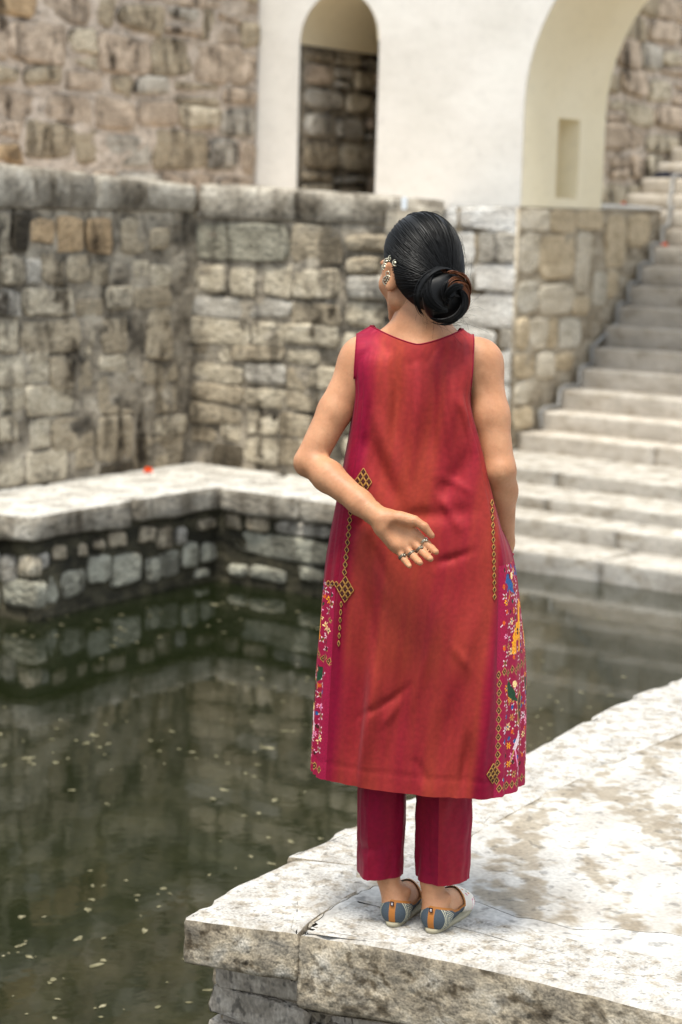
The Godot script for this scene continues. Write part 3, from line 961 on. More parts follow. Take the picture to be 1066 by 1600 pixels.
# ---------------------------------------------------------------- the platform she stands on
func platform() -> void:
	var w := thing("stone_platform", "pale granite platform with cracked slabs jutting into the pool in the foreground", "platform", Transform3D(Basis.IDENTITY, Vector3(0.4, 0, -4.6)))
	var base := Transform3D(Basis.IDENTITY, -w.position)
	var A := PackedVector2Array([Vector2(-0.343, -4.232), Vector2(-0.234, -4.457), Vector2(-0.105, -4.645), Vector2(-0.071, -4.662), Vector2(0.057, -4.630), Vector2(0.098, -4.495), Vector2(0.044, -4.422), Vector2(0.003, -4.337), Vector2(-0.046, -4.227), Vector2(-0.067, -4.157), Vector2(-0.198, -4.191)])
	var B := PackedVector2Array([Vector2(-0.115, -4.685), Vector2(0.07, -4.985), Vector2(0.253, -5.259), Vector2(0.421, -5.469), Vector2(0.604, -5.709), Vector2(0.844, -6.139), Vector2(1.054, -6.482), Vector2(1.238, -6.704), Vector2(1.7, -7.4), Vector2(1.55, -6.6), Vector2(1.112, -5.964), Vector2(0.943, -5.743), Vector2(0.753, -5.481), Vector2(0.62, -5.293), Vector2(0.368, -4.887), Vector2(0.282, -4.723), Vector2(0.197, -4.615), Vector2(0.057, -4.638), Vector2(-0.071, -4.671)])
	var C := PackedVector2Array([Vector2(-0.071, -4.154), Vector2(0.1, -4.10), Vector2(0.263, -4.024), Vector2(0.528, -3.879), Vector2(0.733, -3.752), Vector2(1.5, -3.36), Vector2(2.4, -2.9), Vector2(2.5, -3.3), Vector2(1.6, -3.72), Vector2(0.787, -4.069), Vector2(0.558, -4.185), Vector2(0.465, -4.249), Vector2(0.314, -4.311), Vector2(0.128, -4.395), Vector2(0.055, -4.390), Vector2(0.007, -4.308), Vector2(-0.038, -4.203)])
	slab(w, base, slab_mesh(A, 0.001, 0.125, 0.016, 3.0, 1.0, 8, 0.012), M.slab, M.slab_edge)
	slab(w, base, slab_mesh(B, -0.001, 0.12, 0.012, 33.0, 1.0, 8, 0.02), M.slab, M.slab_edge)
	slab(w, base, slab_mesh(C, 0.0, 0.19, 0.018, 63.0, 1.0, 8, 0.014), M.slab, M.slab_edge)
	# the worn lime screed between the slabs
	var D := PackedVector2Array([Vector2(-0.05, -4.21), Vector2(0.0, -4.62), Vector2(0.3, -5.1), Vector2(1.15, -6.4), Vector2(1.7, -7.2), Vector2(4.5, -7.0), Vector2(4.0, -2.6), Vector2(2.45, -3.1), Vector2(0.75, -3.9), Vector2(0.3, -4.1)])
	var s := Shape.new()
	var st := 0.03
	var nx := int(4.6 / st)
	var nz := int(4.7 / st)
	var g := PackedFloat32Array()
	for j in nz + 1:
		for i in nx + 1:
			var x := -0.1 + i * st
			var z := -7.25 + j * st
			var y := -0.0075 + lump.get_noise_2d(x * 45, z * 45) * 0.006 + lump.get_noise_2d(x * 200, z * 200) * 0.0025
			s.v.append(Vector3(x, y, z))
			g.append(inside(Vector2(x, z), D))
	for j in nz:
		for i in nx:
			var a := j * (nx + 1) + i
			s.f.append_array([a, a + 1, a + nx + 2, a, a + nx + 2, a + nx + 1])
	s = clip(s, g)
	# a band of greyer mortar runs behind the front slab, parted from the screed by a crack
	var E := PackedVector2Array([Vector2(-0.072, -4.15), Vector2(-0.04, -4.232), Vector2(0.006, -4.34), Vector2(0.05, -4.428), Vector2(0.116, -4.508), Vector2(0.19, -4.478), Vector2(0.325, -4.446), Vector2(0.42, -4.328), Vector2(0.561, -4.251), Vector2(0.77, -4.24), Vector2(1.1, -4.1), Vector2(2.5, -3.45), Vector2(2.45, -3.2), Vector2(1.6, -3.66), Vector2(0.787, -4.03), Vector2(0.314, -4.27), Vector2(0.1, -4.33)])
	var ge := PackedFloat32Array()
	var gm := PackedFloat32Array()
	for q in s.v:
		var dd := inside(Vector2(q.x, q.z), E) + lump.get_noise_2d(q.x * 220, q.z * 220) * 0.012
		ge.append(dd - 0.0012)
		gm.append(-dd - 0.0012)
	var band := clip(s, ge)
	s = clip(s, gm)
	obj("mortar", build(band.v, band.f), M.band, w, base)
	obj("screed", build(s.v, s.f), M.screed, w, base)
	# the wall under the slabs
	var d := Vector3(0.891, 0, 0.454)
	var fr := base * Transform3D(Basis(d, Vector3.UP, d.cross(Vector3.UP)), Vector3(-0.268, 0, -4.345))
	obj("mortar", backing(0.01, -1.7, 3.2, -0.09, 0.06, 0.01, 0.3), M.stone[9], w, fr * Transform3D(Basis.IDENTITY, Vector3(0, 0, -0.022)))
	lay([[-0.004, -0.205, 0.36, -0.085, 9], [0.364, -0.235, 1.1, -0.09, 9], [1.11, -0.26, 1.9, -0.09, 9], [-0.014, -0.29, 0.25, -0.208, 9], [0.256, -0.33, 0.9, -0.238, 9], [0.91, -0.4, 1.7, -0.265, 9], [-0.02, -0.45, 0.5, -0.295, 9], [0.52, -0.56, 1.2, -0.335, 9], [1.22, -0.56, 1.9, -0.41, 9]], w, fr, 0.004, 0.02, 0.012, 0.008, 0.05)
	var d2 := Vector3(0.537, 0, -0.843)
	var fr2 := base * Transform3D(Basis(-d2, Vector3.UP, Vector3.UP.cross(d2)), Vector3(-0.266, 0, -4.352) + d2 * 3.6)
	obj("mortar", backing(0.0, -1.7, 3.58, -0.105, 0.08, 0.02, 0.3), M.buff, w, fr2)
	lay(courses(0.0, -0.7, 3.59, -0.11, 0.12, 0.2, 0.3, 0.6, 0.01, [2, 6, 2, 4]), w, fr2, 0.01, 0.03)

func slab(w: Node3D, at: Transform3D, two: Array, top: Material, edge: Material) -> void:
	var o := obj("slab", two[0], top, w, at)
	obj("darker_edge", two[1], edge, o)

func inside(p: Vector2, poly: PackedVector2Array) -> float:
	var best := 1e9
	for i in poly.size():
		var q := Geometry2D.get_closest_point_to_segment(p, poly[i], poly[(i + 1) % poly.size()])
		best = minf(best, q.distance_to(p))
	return best if Geometry2D.is_point_in_polygon(p, poly) else -best

# ---------------------------------------------------------------- small things
func marigold(called: String, label: String, at: Vector3, r: float, group: String) -> void:
	var s := Shape.new()
	for k in 70:
		var t := sqrt(float(k) / 70.0) * 1.45
		var a := k * 2.39996
		var d := Vector3(sin(t) * cos(a), cos(t), sin(t) * sin(a))
		var side := d.cross(Vector3(0.1, 0.3, 0.9)).normalized() * r * 0.34
		var tip := Vector3(0, r * 0.45, 0) + d * r * rnd(0.9, 1.1)
		var root := Vector3(0, r * 0.4, 0) + d * r * 0.25
		var o := s.v.size()
		s.v.append_array([root, tip - side + d * rnd(-0.1, 0.1) * r, tip + Vector3(0, r * 0.1, 0), tip + side])
		s.f.append_array([o, o + 1, o + 2, o, o + 2, o + 3])
	var m := mat(Color8(250, 98, 8), 0.7)
	var f := obj(called, build(s.v, s.f, PackedVector2Array(), true), m, self, Transform3D(Basis.IDENTITY, at))
	tag(f, label, "flower", group)

func small_things() -> void:
	marigold("marigold", "orange marigold bloom lying on the slab of the stone ledge by the tank wall", tank(-7.55, 0.0, 8.74), 0.026, "fallen marigolds")
	marigold("marigold", "small orange marigold lying on a step just right of the metal pipe", tank(-6.96, 1.372, 14.44), 0.022, "fallen marigolds")
	marigold("marigold", "tiny orange marigold on the coping at the foot of the arch", tank(-7.12, 1.7, 13.98), 0.016, "fallen marigolds")
	# a cable pipe that climbs the steps along the wall
	var metal := mat(Color8(152, 150, 146), 0.5)
	metal.metallic = 0.4
	var path := PackedVector3Array()
	for i in range(9, treads.size() - 2):
		if i == 13:
			continue
		var s: float = treads[i][0]
		var y: float = treads[i][1]
		var below: float = treads[i - 1][1]
		var u := -7.04 if s < 14.65 else lerpf(-7.04, -7.3, clampf((s - 14.7) / 0.5, 0, 1))
		path.append(tank(u + rnd(-0.01, 0.01), below + 0.02, s - 0.035))
		path.append(tank(u + rnd(-0.01, 0.01), y + 0.005, s - 0.04))
		path.append(tank(u + rnd(-0.01, 0.01), y + 0.024, s + 0.03))
	var t := Shape.new()
	t.tube(path, PackedFloat32Array([0.016]), 8)
	var pipe := obj("cable_pipe", build(t.v, t.f), metal)
	tag(pipe, "grey metal cable pipe bent up the steps along the foot of the wall", "pipe")
	# dark cloth left on the upper steps
	var c := Shape.new()
	for j in 9:
		for i in 16:
			var a := TAU * i / 16.0
			var r := sin(PI * 0.5 * (1.0 - j / 8.0) * 1.0)
			var q := Vector3(cos(a) * r * 0.17, cos(PI * 0.5 * (1.0 - j / 8.0)) * 0.05, sin(a) * r * 0.08)
			q += Vector3(0, lump.get_noise_3d(q.x * 200, 1, q.z * 200) * 0.03 * (j / 8.0), 0)
			c.v.append(q)
		if j > 0:
			c.ring_faces((j - 1) * 16, j * 16, 16)
	var cloth := obj("cloth_bundle", build(c.v, c.f), mat(Color8(26, 26, 38), 0.95), self, Transform3D(Basis(e1, Vector3.UP, -e2), tank(-7.42, 1.945, 15.37)))
	tag(cloth, "dark crumpled cloth left on an upper step beside the rubble wall", "cloth")
	# short white pipe standing against the coping
	var p := Shape.new()
	p.tube(PackedVector3Array([tank(-6.12, 1.545, 9.29), tank(-6.12, 1.60, 9.285), tank(-6.12, 1.69, 9.285)]), PackedFloat32Array([0.017]), 10)
	tag(obj("drain_pipe", build(p.v, p.f), mat(Color8(214, 218, 220), 0.5)), "short white plastic pipe standing against the retaining wall above her head", "pipe")
	# scum and leaf bits that float on the water
	var f := Shape.new()
	var count := 0
	while count < 480:
		var z := -rnd(4.3, 10.5)
		var x := rnd(-0.2, 0.16) * -z + rnd(-0.2, 0.2)
		var dens := lump.get_noise_2d(x * 6 + 30, z * 6) + 0.35
		if rng.randf() > dens * 1.6:
			continue
		count += 1
		var r := rnd(0.003, 0.013) * (1.9 if rng.randf() < 0.06 else 1.0)
		var o := f.v.size()
		var n := 9
		var turn := rnd(0, TAU)
		var lng := rnd(1.0, 2.4)
		f.v.append(Vector3(x, WATER + 0.004, z))
		for k in n:
			var a := TAU * k / n
			var q := Vector2(cos(a) * lng, sin(a)).rotated(turn) * r * rnd(0.45, 1.15)
			f.v.append(Vector3(x + q.x, WATER + 0.0015, z + q.y))
		for k in n:
			f.f.append_array([o, o + 1 + k, o + 1 + (k + 1) % n])
	var scum := obj("floating_debris", build(f.v, f.f), tri_mat(stone_tex(81, Color8(84, 80, 56), Color8(108, 102, 76), Color8(156, 148, 122), 256, 0.1, 0.2, 0.03), Color.WHITE, Vector3(3, 3, 3)))
	tag(scum, "pale scum and leaf scraps scattered on the dark water", "floating debris", "", "stuff")

# ================================================================ the woman
var HEAD := Transform3D()

func woman() -> void:
	var w := thing("person", "woman seen from behind in a sleeveless red kurta, one hand held behind her back", "person", Transform3D(Basis.IDENTITY, Vector3(0.18, 0, -4.29)))
	var at := Transform3D(Basis.IDENTITY, -w.position)
	var yaw := deg_to_rad(33.0)
	HEAD = Transform3D(Basis(Vector3.UP, yaw) * Basis(Vector3.RIGHT, deg_to_rad(-2.0)), Vector3(0.158, 1.492, -4.315))
	woman_materials()
	body(w, at)
	hair(w, at)
	kurta(w, at)
	trousers(w, at)
	shoes(w, at)
	jewellery(w, at)

# shot silk: rust weft over a crimson warp, with slubs that run up and down
func silk_tex(seed_: int, bias: float, spread: float, seams: bool) -> ImageTexture:
	var size := 512
	var a := noise_bytes(seed_, 0.009, 3, size, FastNoiseLite.TYPE_SIMPLEX_SMOOTH, 3)
	var b := noise_bytes(seed_ + 1, 0.2, 2, size)
	var c := noise_bytes(seed_ + 2, 0.07, 2, size, FastNoiseLite.TYPE_SIMPLEX_SMOOTH, 16)
	var out := PackedByteArray()
	out.resize(size * size * 3)
	var rust := Color8(152, 54, 40)
	var crim := Color8(130, 8, 44)
	for y in size:
		for x in size:
			var i := y * size + x
			# the seam pieces at either side of the back are cut from the crimson cloth
			var u := float(x) / size * 1.4
			var seam := smoothstep(0.040, 0.005, u) + smoothstep(0.34, 0.365, u) if seams else 0.0
			var t := clampf((a[i] / 255.0 - 0.55) * spread + (c[i] / 255.0 - 0.5) * 0.32 + bias + 0.2 + seam * 0.8, 0, 1)
			var col := rust.lerp(crim, t)
			var weave := 1.0 + (b[i] / 255.0 - 0.5) * 0.13
			out[i * 3] = clampi(int(col.r * 255 * weave), 0, 255)
			out[i * 3 + 1] = clampi(int(col.g * 255 * weave), 0, 255)
			out[i * 3 + 2] = clampi(int(col.b * 255 * weave), 0, 255)
	return ImageTexture.create_from_image(Image.create_from_data(size, size, false, Image.FORMAT_RGB8, out))

func woman_materials() -> void:
	var skin := mat(Color.WHITE, 0.52)
	skin.albedo_texture = stone_tex(101, Color8(162, 112, 78), Color8(180, 128, 92), Color8(194, 143, 106), 256, 0.03, 0.04, 0.01)
	skin.uv1_triplanar = true
	skin.uv1_world_triplanar = true
	skin.uv1_scale = Vector3(5, 5, 5)
	skin.metallic_specular = 0.42
	skin.subsurf_scatter_enabled = true
	skin.subsurf_scatter_strength = 0.12
	M.skin = skin
	var silk := mat(Color.WHITE, 0.58)
	silk.albedo_texture = silk_tex(111, 0.02, 0.6, true)
	silk.metallic = 0.18
	silk.metallic_specular = 0.28
	silk.rim_enabled = true
	silk.rim = 0.08
	silk.rim_tint = 0.8
	silk.uv1_scale = Vector3(0.714, 0.714, 0.714)
	silk.heightmap_enabled = true
	silk.heightmap_texture = M.grain
	silk.heightmap_scale = 0.03
	M.silk = silk
	M.trouser = silk.duplicate()
	M.trouser.albedo_texture = silk_tex(121, 0.85, 1.2, false)
	M.gold = mat(Color8(168, 124, 60), 0.6)
	M.brown_thread = mat(Color8(62, 26, 20), 0.8)
	M.silver = mat(Color8(190, 182, 160), 0.32)
	M.silver.metallic = 0.9
	M.dark_silver = mat(Color8(128, 118, 102), 0.4)
	M.dark_silver.metallic = 0.85
	var hm := mat(Color8(8, 7, 6), 0.46)
	hm.metallic_specular = 0.32
	M.hair = hm
	M.backlit_hair = mat(Color8(92, 50, 22), 0.45)  # brown stands in for light shining through the black strands

# ---------------------------------------------------------------- body
func body(w: Node3D, at: Transform3D) -> void:
	var V := func(x: float, y: float, z: float) -> Vector3: return Vector3(x, y, z)
	var F := Field.new(Vector3(-0.16, -0.01, -4.56), Vector3(0.50, 1.45, -4.02), 0.0075)
	# trunk, kept inside the kurta
	F.ball(Vector3(0.175, 0.86, -4.29), Vector3(0.15, 0.13, 0.10), 0.05)
	F.ball(Vector3(0.16, 1.05, -4.295), Vector3(0.115, 0.15, 0.08), 0.06)
	F.ball(Vector3(0.152, 1.2, -4.295), Vector3(0.118, 0.15, 0.085), 0.05)
	F.cone(Vector3(0.16, 1.30, -4.29), Vector3(0.062, 1.297, -4.297), 0.052, 0.046, 0.05)
	F.cone(Vector3(0.16, 1.30, -4.29), Vector3(0.272, 1.300, -4.278), 0.052, 0.046, 0.05)
	F.cone(Vector3(0.163, 1.40, -4.30), Vector3(0.08, 1.318, -4.295), 0.036, 0.026, 0.04)
	F.cone(Vector3(0.167, 1.40, -4.30), Vector3(0.248, 1.320, -4.283), 0.036, 0.026, 0.04)
	F.cone(Vector3(0.168, 1.32, -4.285), Vector3(0.168, 1.47, -4.303), 0.050, 0.045, 0.035)
	# her left arm, bent behind the back
	var sl := Vector3(0.034, 1.293, -4.297)
	var el := Vector3(-0.073, 1.072, -4.235)
	var wl := Vector3(0.089, 0.967, -4.088)
	F.ball(sl + Vector3(0.0, -0.004, 0), Vector3(0.044, 0.05, 0.046), 0.04)
	F.cone(sl, sl.lerp(el, 0.5), 0.041, 0.0385, 0.03)
	F.cone(sl.lerp(el, 0.5), el, 0.0385, 0.0335, 0.012)
	F.ball(el + Vector3(-0.010, -0.009, 0.004), Vector3(0.0205, 0.0205, 0.020), 0.018)
	F.cone(el, el.lerp(wl, 0.26), 0.0315, 0.0345, 0.010)
	F.cone(el.lerp(wl, 0.26), el.lerp(wl, 0.7), 0.0345, 0.027, 0.015)
	F.cone(el.lerp(wl, 0.7), wl, 0.027, 0.0225, 0.015)
	F.cone(el.lerp(wl, 0.80) + Vector3(0.004, -0.012, 0.012), wl + Vector3(0.004, -0.010, 0.012), 0.009, 0.009, 0.012)
	# her right arm, the hand in a pocket
	var sr := Vector3(0.303, 1.297, -4.277)
	var er := Vector3(0.348, 1.068, -4.205)
	var wr := Vector3(0.374, 0.885, -4.315)
	F.ball(sr + Vector3(0, -0.004, 0), Vector3(0.043, 0.05, 0.046), 0.04)
	F.cone(sr, sr.lerp(er, 0.5), 0.043, 0.041, 0.03)
	F.cone(sr.lerp(er, 0.5), er, 0.041, 0.034, 0.02)
	F.ball(er + Vector3(0.0, -0.004, 0.012), Vector3(0.022, 0.026, 0.024), 0.015)
	F.cone(er, er.lerp(wr, 0.28), 0.034, 0.0345, 0.015)
	F.cone(er.lerp(wr, 0.28), wr, 0.0345, 0.023, 0.02)
	F.cone(wr, wr + Vector3(-0.012, -0.06, 0.0), 0.024, 0.03, 0.02, Vector3(0.8, 1, 1))
	F.cone(wr + Vector3(-0.012, -0.06, 0.0), wr + Vector3(-0.03, -0.13, -0.005), 0.03, 0.022, 0.02, Vector3(0.8, 1, 1))
	# legs
	F.cone(Vector3(0.112, 0.83, -4.29), Vector3(0.108, 0.46, -4.285), 0.078, 0.043, 0.04)
	F.cone(Vector3(0.108, 0.46, -4.285), Vector3(0.110, 0.32, -4.278), 0.042, 0.041, 0.03)
	F.cone(Vector3(0.110, 0.32, -4.278), Vector3(0.131, 0.11, -4.256), 0.041, 0.027, 0.015)
	F.cone(Vector3(0.131, 0.11, -4.256), Vector3(0.146, 0.05, -4.245), 0.027, 0.024, 0.01)
	F.cone(Vector3(0.235, 0.83, -4.28), Vector3(0.250, 0.46, -4.27), 0.078, 0.043, 0.04)
	F.cone(Vector3(0.250, 0.46, -4.27), Vector3(0.252, 0.32, -4.255), 0.042, 0.041, 0.03)
	F.cone(Vector3(0.252, 0.32, -4.255), Vector3(0.233, 0.11, -4.226), 0.041, 0.027, 0.015)
	F.cone(Vector3(0.233, 0.11, -4.226), Vector3(0.236, 0.05, -4.212), 0.027, 0.024, 0.01)
	foot(F, Vector3(0.143, 0, -4.209), Vector3(0.063, 0, -0.208).normalized(), 0.0)
	foot(F, Vector3(0.231, 0, -4.176), Vector3(0.088, 0, -0.206).normalized(), 0.0)
	skin_field = F
	var s := Shape.new()
	F.nets(s)
	# the head on a finer grid, and the open hand finer still
	head(s)
	var before := s.v.size()
	left_hand(s, wl)
	var tint := PackedColorArray()
	tint.resize(s.v.size())
	tint.fill(Color.WHITE)
	for i in range(before, s.v.size()):
		var q := s.v[i] - wl
		var inner := clampf(q.dot(palm_out) * 70.0 + 0.2, 0, 1) * clampf(q.dot(palm_along) * 50.0 + 0.4, 0, 1)
		tint[i] = Color.WHITE.lerp(Color(1.28, 1.36, 1.52), inner)
	M.skin.vertex_color_use_as_albedo = true
	obj("body", build(s.v, s.f, PackedVector2Array(), false, tint), M.skin, w, at)

var skin_field: Field

func foot(F: Field, heel: Vector3, d: Vector3, more: float) -> void:
	var side := Vector3(-d.z, 0, d.x)
	var p := func(along: float, up: float, out: float) -> Vector3: return heel + d * along + Vector3(0, up, 0) + side * out
	F.cone(p.call(0.030, 0.034, 0), p.call(0.042, 0.065, 0), 0.026 + more, 0.021 + more, 0.012)
	F.cone(p.call(0.035, 0.030, 0), p.call(0.155, 0.030, 0.004), 0.027 + more, 0.025 + more, 0.025)
	F.cone(p.call(0.060, 0.068, 0), p.call(0.165, 0.034, -0.006), 0.020 + more, 0.020 + more, 0.015)
	F.cone(p.call(0.155, 0.026, -0.018), p.call(0.165, 0.026, 0.024), 0.021 + more, 0.019 + more, 0.02)
	F.cone(p.call(0.165, 0.024, -0.016), p.call(0.212, 0.020, -0.010), 0.019 + more, 0.014 + more, 0.015)
	F.cone(p.call(0.165, 0.022, 0.012), p.call(0.2, 0.018, 0.012), 0.018 + more, 0.012 + more, 0.015)
	if more == 0.0:
		F.ball(p.call(0.050, 0.072, 0.022), Vector3(0.010, 0.012, 0.010), 0.010)
		F.ball(p.call(0.052, 0.076, -0.022), Vector3(0.010, 0.012, 0.010), 0.010)

func head(s: Shape) -> void:
	var o := HEAD.origin
	var B := HEAD.basis
	var F := Field.new(o + Vector3(-0.14, -0.17, -0.15), o + Vector3(0.14, 0.14, 0.15), 0.0042)
	var P := func(x: float, y: float, z: float) -> Vector3: return HEAD * Vector3(x, y, z)
	F.ball(P.call(0, 0.028, 0.012), Vector3(0.073, 0.095, 0.092), 0.02, B)
	F.ball(P.call(0, -0.022, -0.032), Vector3(0.062, 0.082, 0.058), 0.03, B)
	for k in [-1.0, 1.0]:
		F.cone(P.call(0.052 * k, -0.062, -0.004), P.call(0.018 * k, -0.100, -0.064), 0.017, 0.015, 0.02)
		F.cone(P.call(0.060 * k, -0.02, -0.004), P.call(0.052 * k, -0.062, -0.004), 0.010, 0.016, 0.02)
		F.ball(P.call(0.036 * k, -0.028, -0.066), Vector3(0.022, 0.02, 0.018), 0.02, B)      # cheek
		F.dent(P.call(0.031 * k, 0.004, -0.094), Vector3(0.017, 0.010, 0.012), 0.012, B)      # eye socket
		F.ball(P.call(0.031 * k, 0.003, -0.077), Vector3(0.0125, 0.0115, 0.0125), 0.004, B)   # eyeball under its lids
		F.cone(P.call(0.013 * k, 0.020, -0.090), P.call(0.046 * k, 0.021, -0.077), 0.006, 0.005, 0.012)   # brow
		# ear: rim, lobe and bowl
		var ear := P.call(0.078 * k, -0.006, 0.008) as Vector3
		var eb := B * Basis(Vector3.UP, -0.55 * k)
		F.ball(ear, Vector3(0.0085, 0.032, 0.021), 0.006, eb)
		F.ball(ear + B * Vector3(0.004 * k, -0.026, -0.004), Vector3(0.006, 0.010, 0.009), 0.006, eb)
		F.dent(ear + B * Vector3(0.011 * k, 0.004, -0.002), Vector3(0.006, 0.018, 0.010), 0.004, eb)
	F.cone(P.call(0, 0.008, -0.090), P.call(0, -0.030, -0.108), 0.007, 0.010, 0.014)
	for k in [-1.0, 1.0]:
		F.ball(P.call(0.010 * k, -0.033, -0.099), Vector3(0.008, 0.007, 0.009), 0.006, B)
	F.cone(P.call(-0.018, -0.061, -0.085), P.call(0.018, -0.061, -0.085), 0.006, 0.006, 0.01)
	F.ball(P.call(0, -0.057, -0.093), Vector3(0.018, 0.0055, 0.008), 0.004, B)
	F.ball(P.call(0, -0.068, -0.091), Vector3(0.016, 0.006, 0.008), 0.004, B)
	F.ball(P.call(0, -0.100, -0.074), Vector3(0.018, 0.014, 0.014), 0.018, B)
	F.cone(Vector3(0.168, 1.38, -4.293), Vector3(0.168, 1.47, -4.303), 0.0478, 0.045, 0.02)
	F.nets(s)

func left_hand(s: Shape, wl: Vector3) -> void:
	# palm towards the camera; fingers fall away to the lower right, the thumb lies over them
	var F := Field.new(Vector3(0.05, 0.84, -4.14), Vector3(0.26, 1.02, -3.99), 0.0032)
	var x := Vector3(0.783, -0.60, 0.10).normalized()          # wrist to knuckles
	var z := Vector3(0.05, 0.18, 0.98)
	z = (z - x * x.dot(z)).normalized()                        # out of the palm
	var y := z.cross(x)                                         # towards the thumb
	palm_out = z
	palm_along = x
	var o := wl
	var P := func(a: float, b: float, c: float) -> Vector3: return o + (x * a + y * b + z * c) * 0.92
	var arm := (wl - Vector3(-0.073, 1.072, -4.235)).normalized()
	F.cone(o - arm * 0.035, o, 0.0255, 0.0225, 0.01)
	# palm: metacarpals in a slab, then the two cushions
	F.cone(P.call(0.0, 0.004, 0.0), P.call(0.020, 0.006, 0.0), 0.0215, 0.019, 0.015)
	var base := [[0.083, 0.027, 0.0], [0.086, 0.007, -0.001], [0.081, -0.013, 0.0], [0.073, -0.030, 0.002]]
	for b in base:
		F.cone(P.call(0.012, b[1] * 0.45, 0.0), P.call(b[0] - 0.004, b[1], b[2]), 0.0155, 0.0105, 0.014)
	F.cone(P.call(0.016, 0.018, 0.006), P.call(0.047, 0.034, 0.012), 0.017, 0.014, 0.014)
	F.cone(P.call(0.018, -0.014, 0.005), P.call(0.056, -0.026, 0.005), 0.0145, 0.011, 0.014)
	F.dent(P.call(0.052, 0.003, 0.026), Vector3(0.026, 0.020, 0.013), 0.012, Basis(x, y, z))
	# fingers: root, two bends and tip, each curled a little towards us
	var lens := [[0.034, 0.020, 0.019], [0.037, 0.022, 0.020], [0.034, 0.021, 0.019], [0.027, 0.017, 0.017]]
	var bends := [[14.0, 26.0, 16.0], [22.0, 28.0, 18.0], [26.0, 28.0, 18.0], [22.0, 26.0, 16.0]]
	var fan := [-0.10, -0.13, -0.20, -0.32]
	var rad := [0.0092, 0.0094, 0.0088, 0.0078]
	finger_joints = []
	for i in 4:
		var j: Vector3 = P.call(base[i][0], base[i][1], base[i][2])
		var ang := 0.0
		var dir0 := (x + y * float(fan[i])).normalized()
		var line := [j]
		for k in 3:
			ang += deg_to_rad(bends[i][k])
			var d := dir0 * cos(ang) + z * sin(ang)
			j = j + d * float(lens[i][k]) * 0.94
			line.append(j)
		for k in 3:
			var r: float = rad[i] * (1.0 - 0.10 * k)
			F.cone(line[k], line[k + 1], r, r * 0.92, 0.004)
		finger_joints.append(line)
	# thumb
	var t0: Vector3 = P.call(0.030, 0.032, 0.010)
	var t1: Vector3 = P.call(0.058, 0.047, 0.018)
	var t2: Vector3 = P.call(0.085, 0.050, 0.022)
	var t3: Vector3 = P.call(0.112, 0.045, 0.022)
	F.cone(t0, t1, 0.0135, 0.0108, 0.010)
	F.cone(t1, t2, 0.0105, 0.0095, 0.003)
	F.cone(t2, t3, 0.0095, 0.0070, 0.003)
	F.nets(s)

var finger_joints := []
var palm_out := Vector3.ZERO
var palm_along := Vector3.ZERO

# ---------------------------------------------------------------- hair
func hair_d(p: Vector3) -> float:
	# distance to the combed hair, in the head's own axes
	var e := func(c: Vector3, r: Vector3) -> float:
		var q := p - c
		var k0 := (q / r).length()
		return k0 * (k0 - 1.0) / maxf((q / (r * r)).length(), 1e-6)
	var a: float = e.call(Vector3(0, 0.030, 0.014), Vector3(0.081, 0.104, 0.101))
	var b: float = e.call(Vector3(0.0, -0.025, 0.048), Vector3(0.066, 0.066, 0.056))
	var h := maxf(0.04 - absf(a - b), 0.0) / 0.04
	return minf(a, b) - h * h * 0.01

func onto_hair(p: Vector3, off: float) -> Vector3:
	for k in 3:
		var d := hair_d(p) - off
		var g := Vector3(hair_d(p + Vector3(0.001, 0, 0)), hair_d(p + Vector3(0, 0.001, 0)), hair_d(p + Vector3(0, 0, 0.001))) - Vector3.ONE * (d + off)
		p -= g.normalized() * d
	return p

func hairline(p: Vector3) -> float:
	var front := p.z + 0.85 * p.y + 0.002 - 0.25 * maxf(0.0, p.y - 0.06)
	var nape := p.y + 0.062 + clampf((p.z - 0.02) * 0.55, -0.02, 0.06)
	return minf(front, nape)

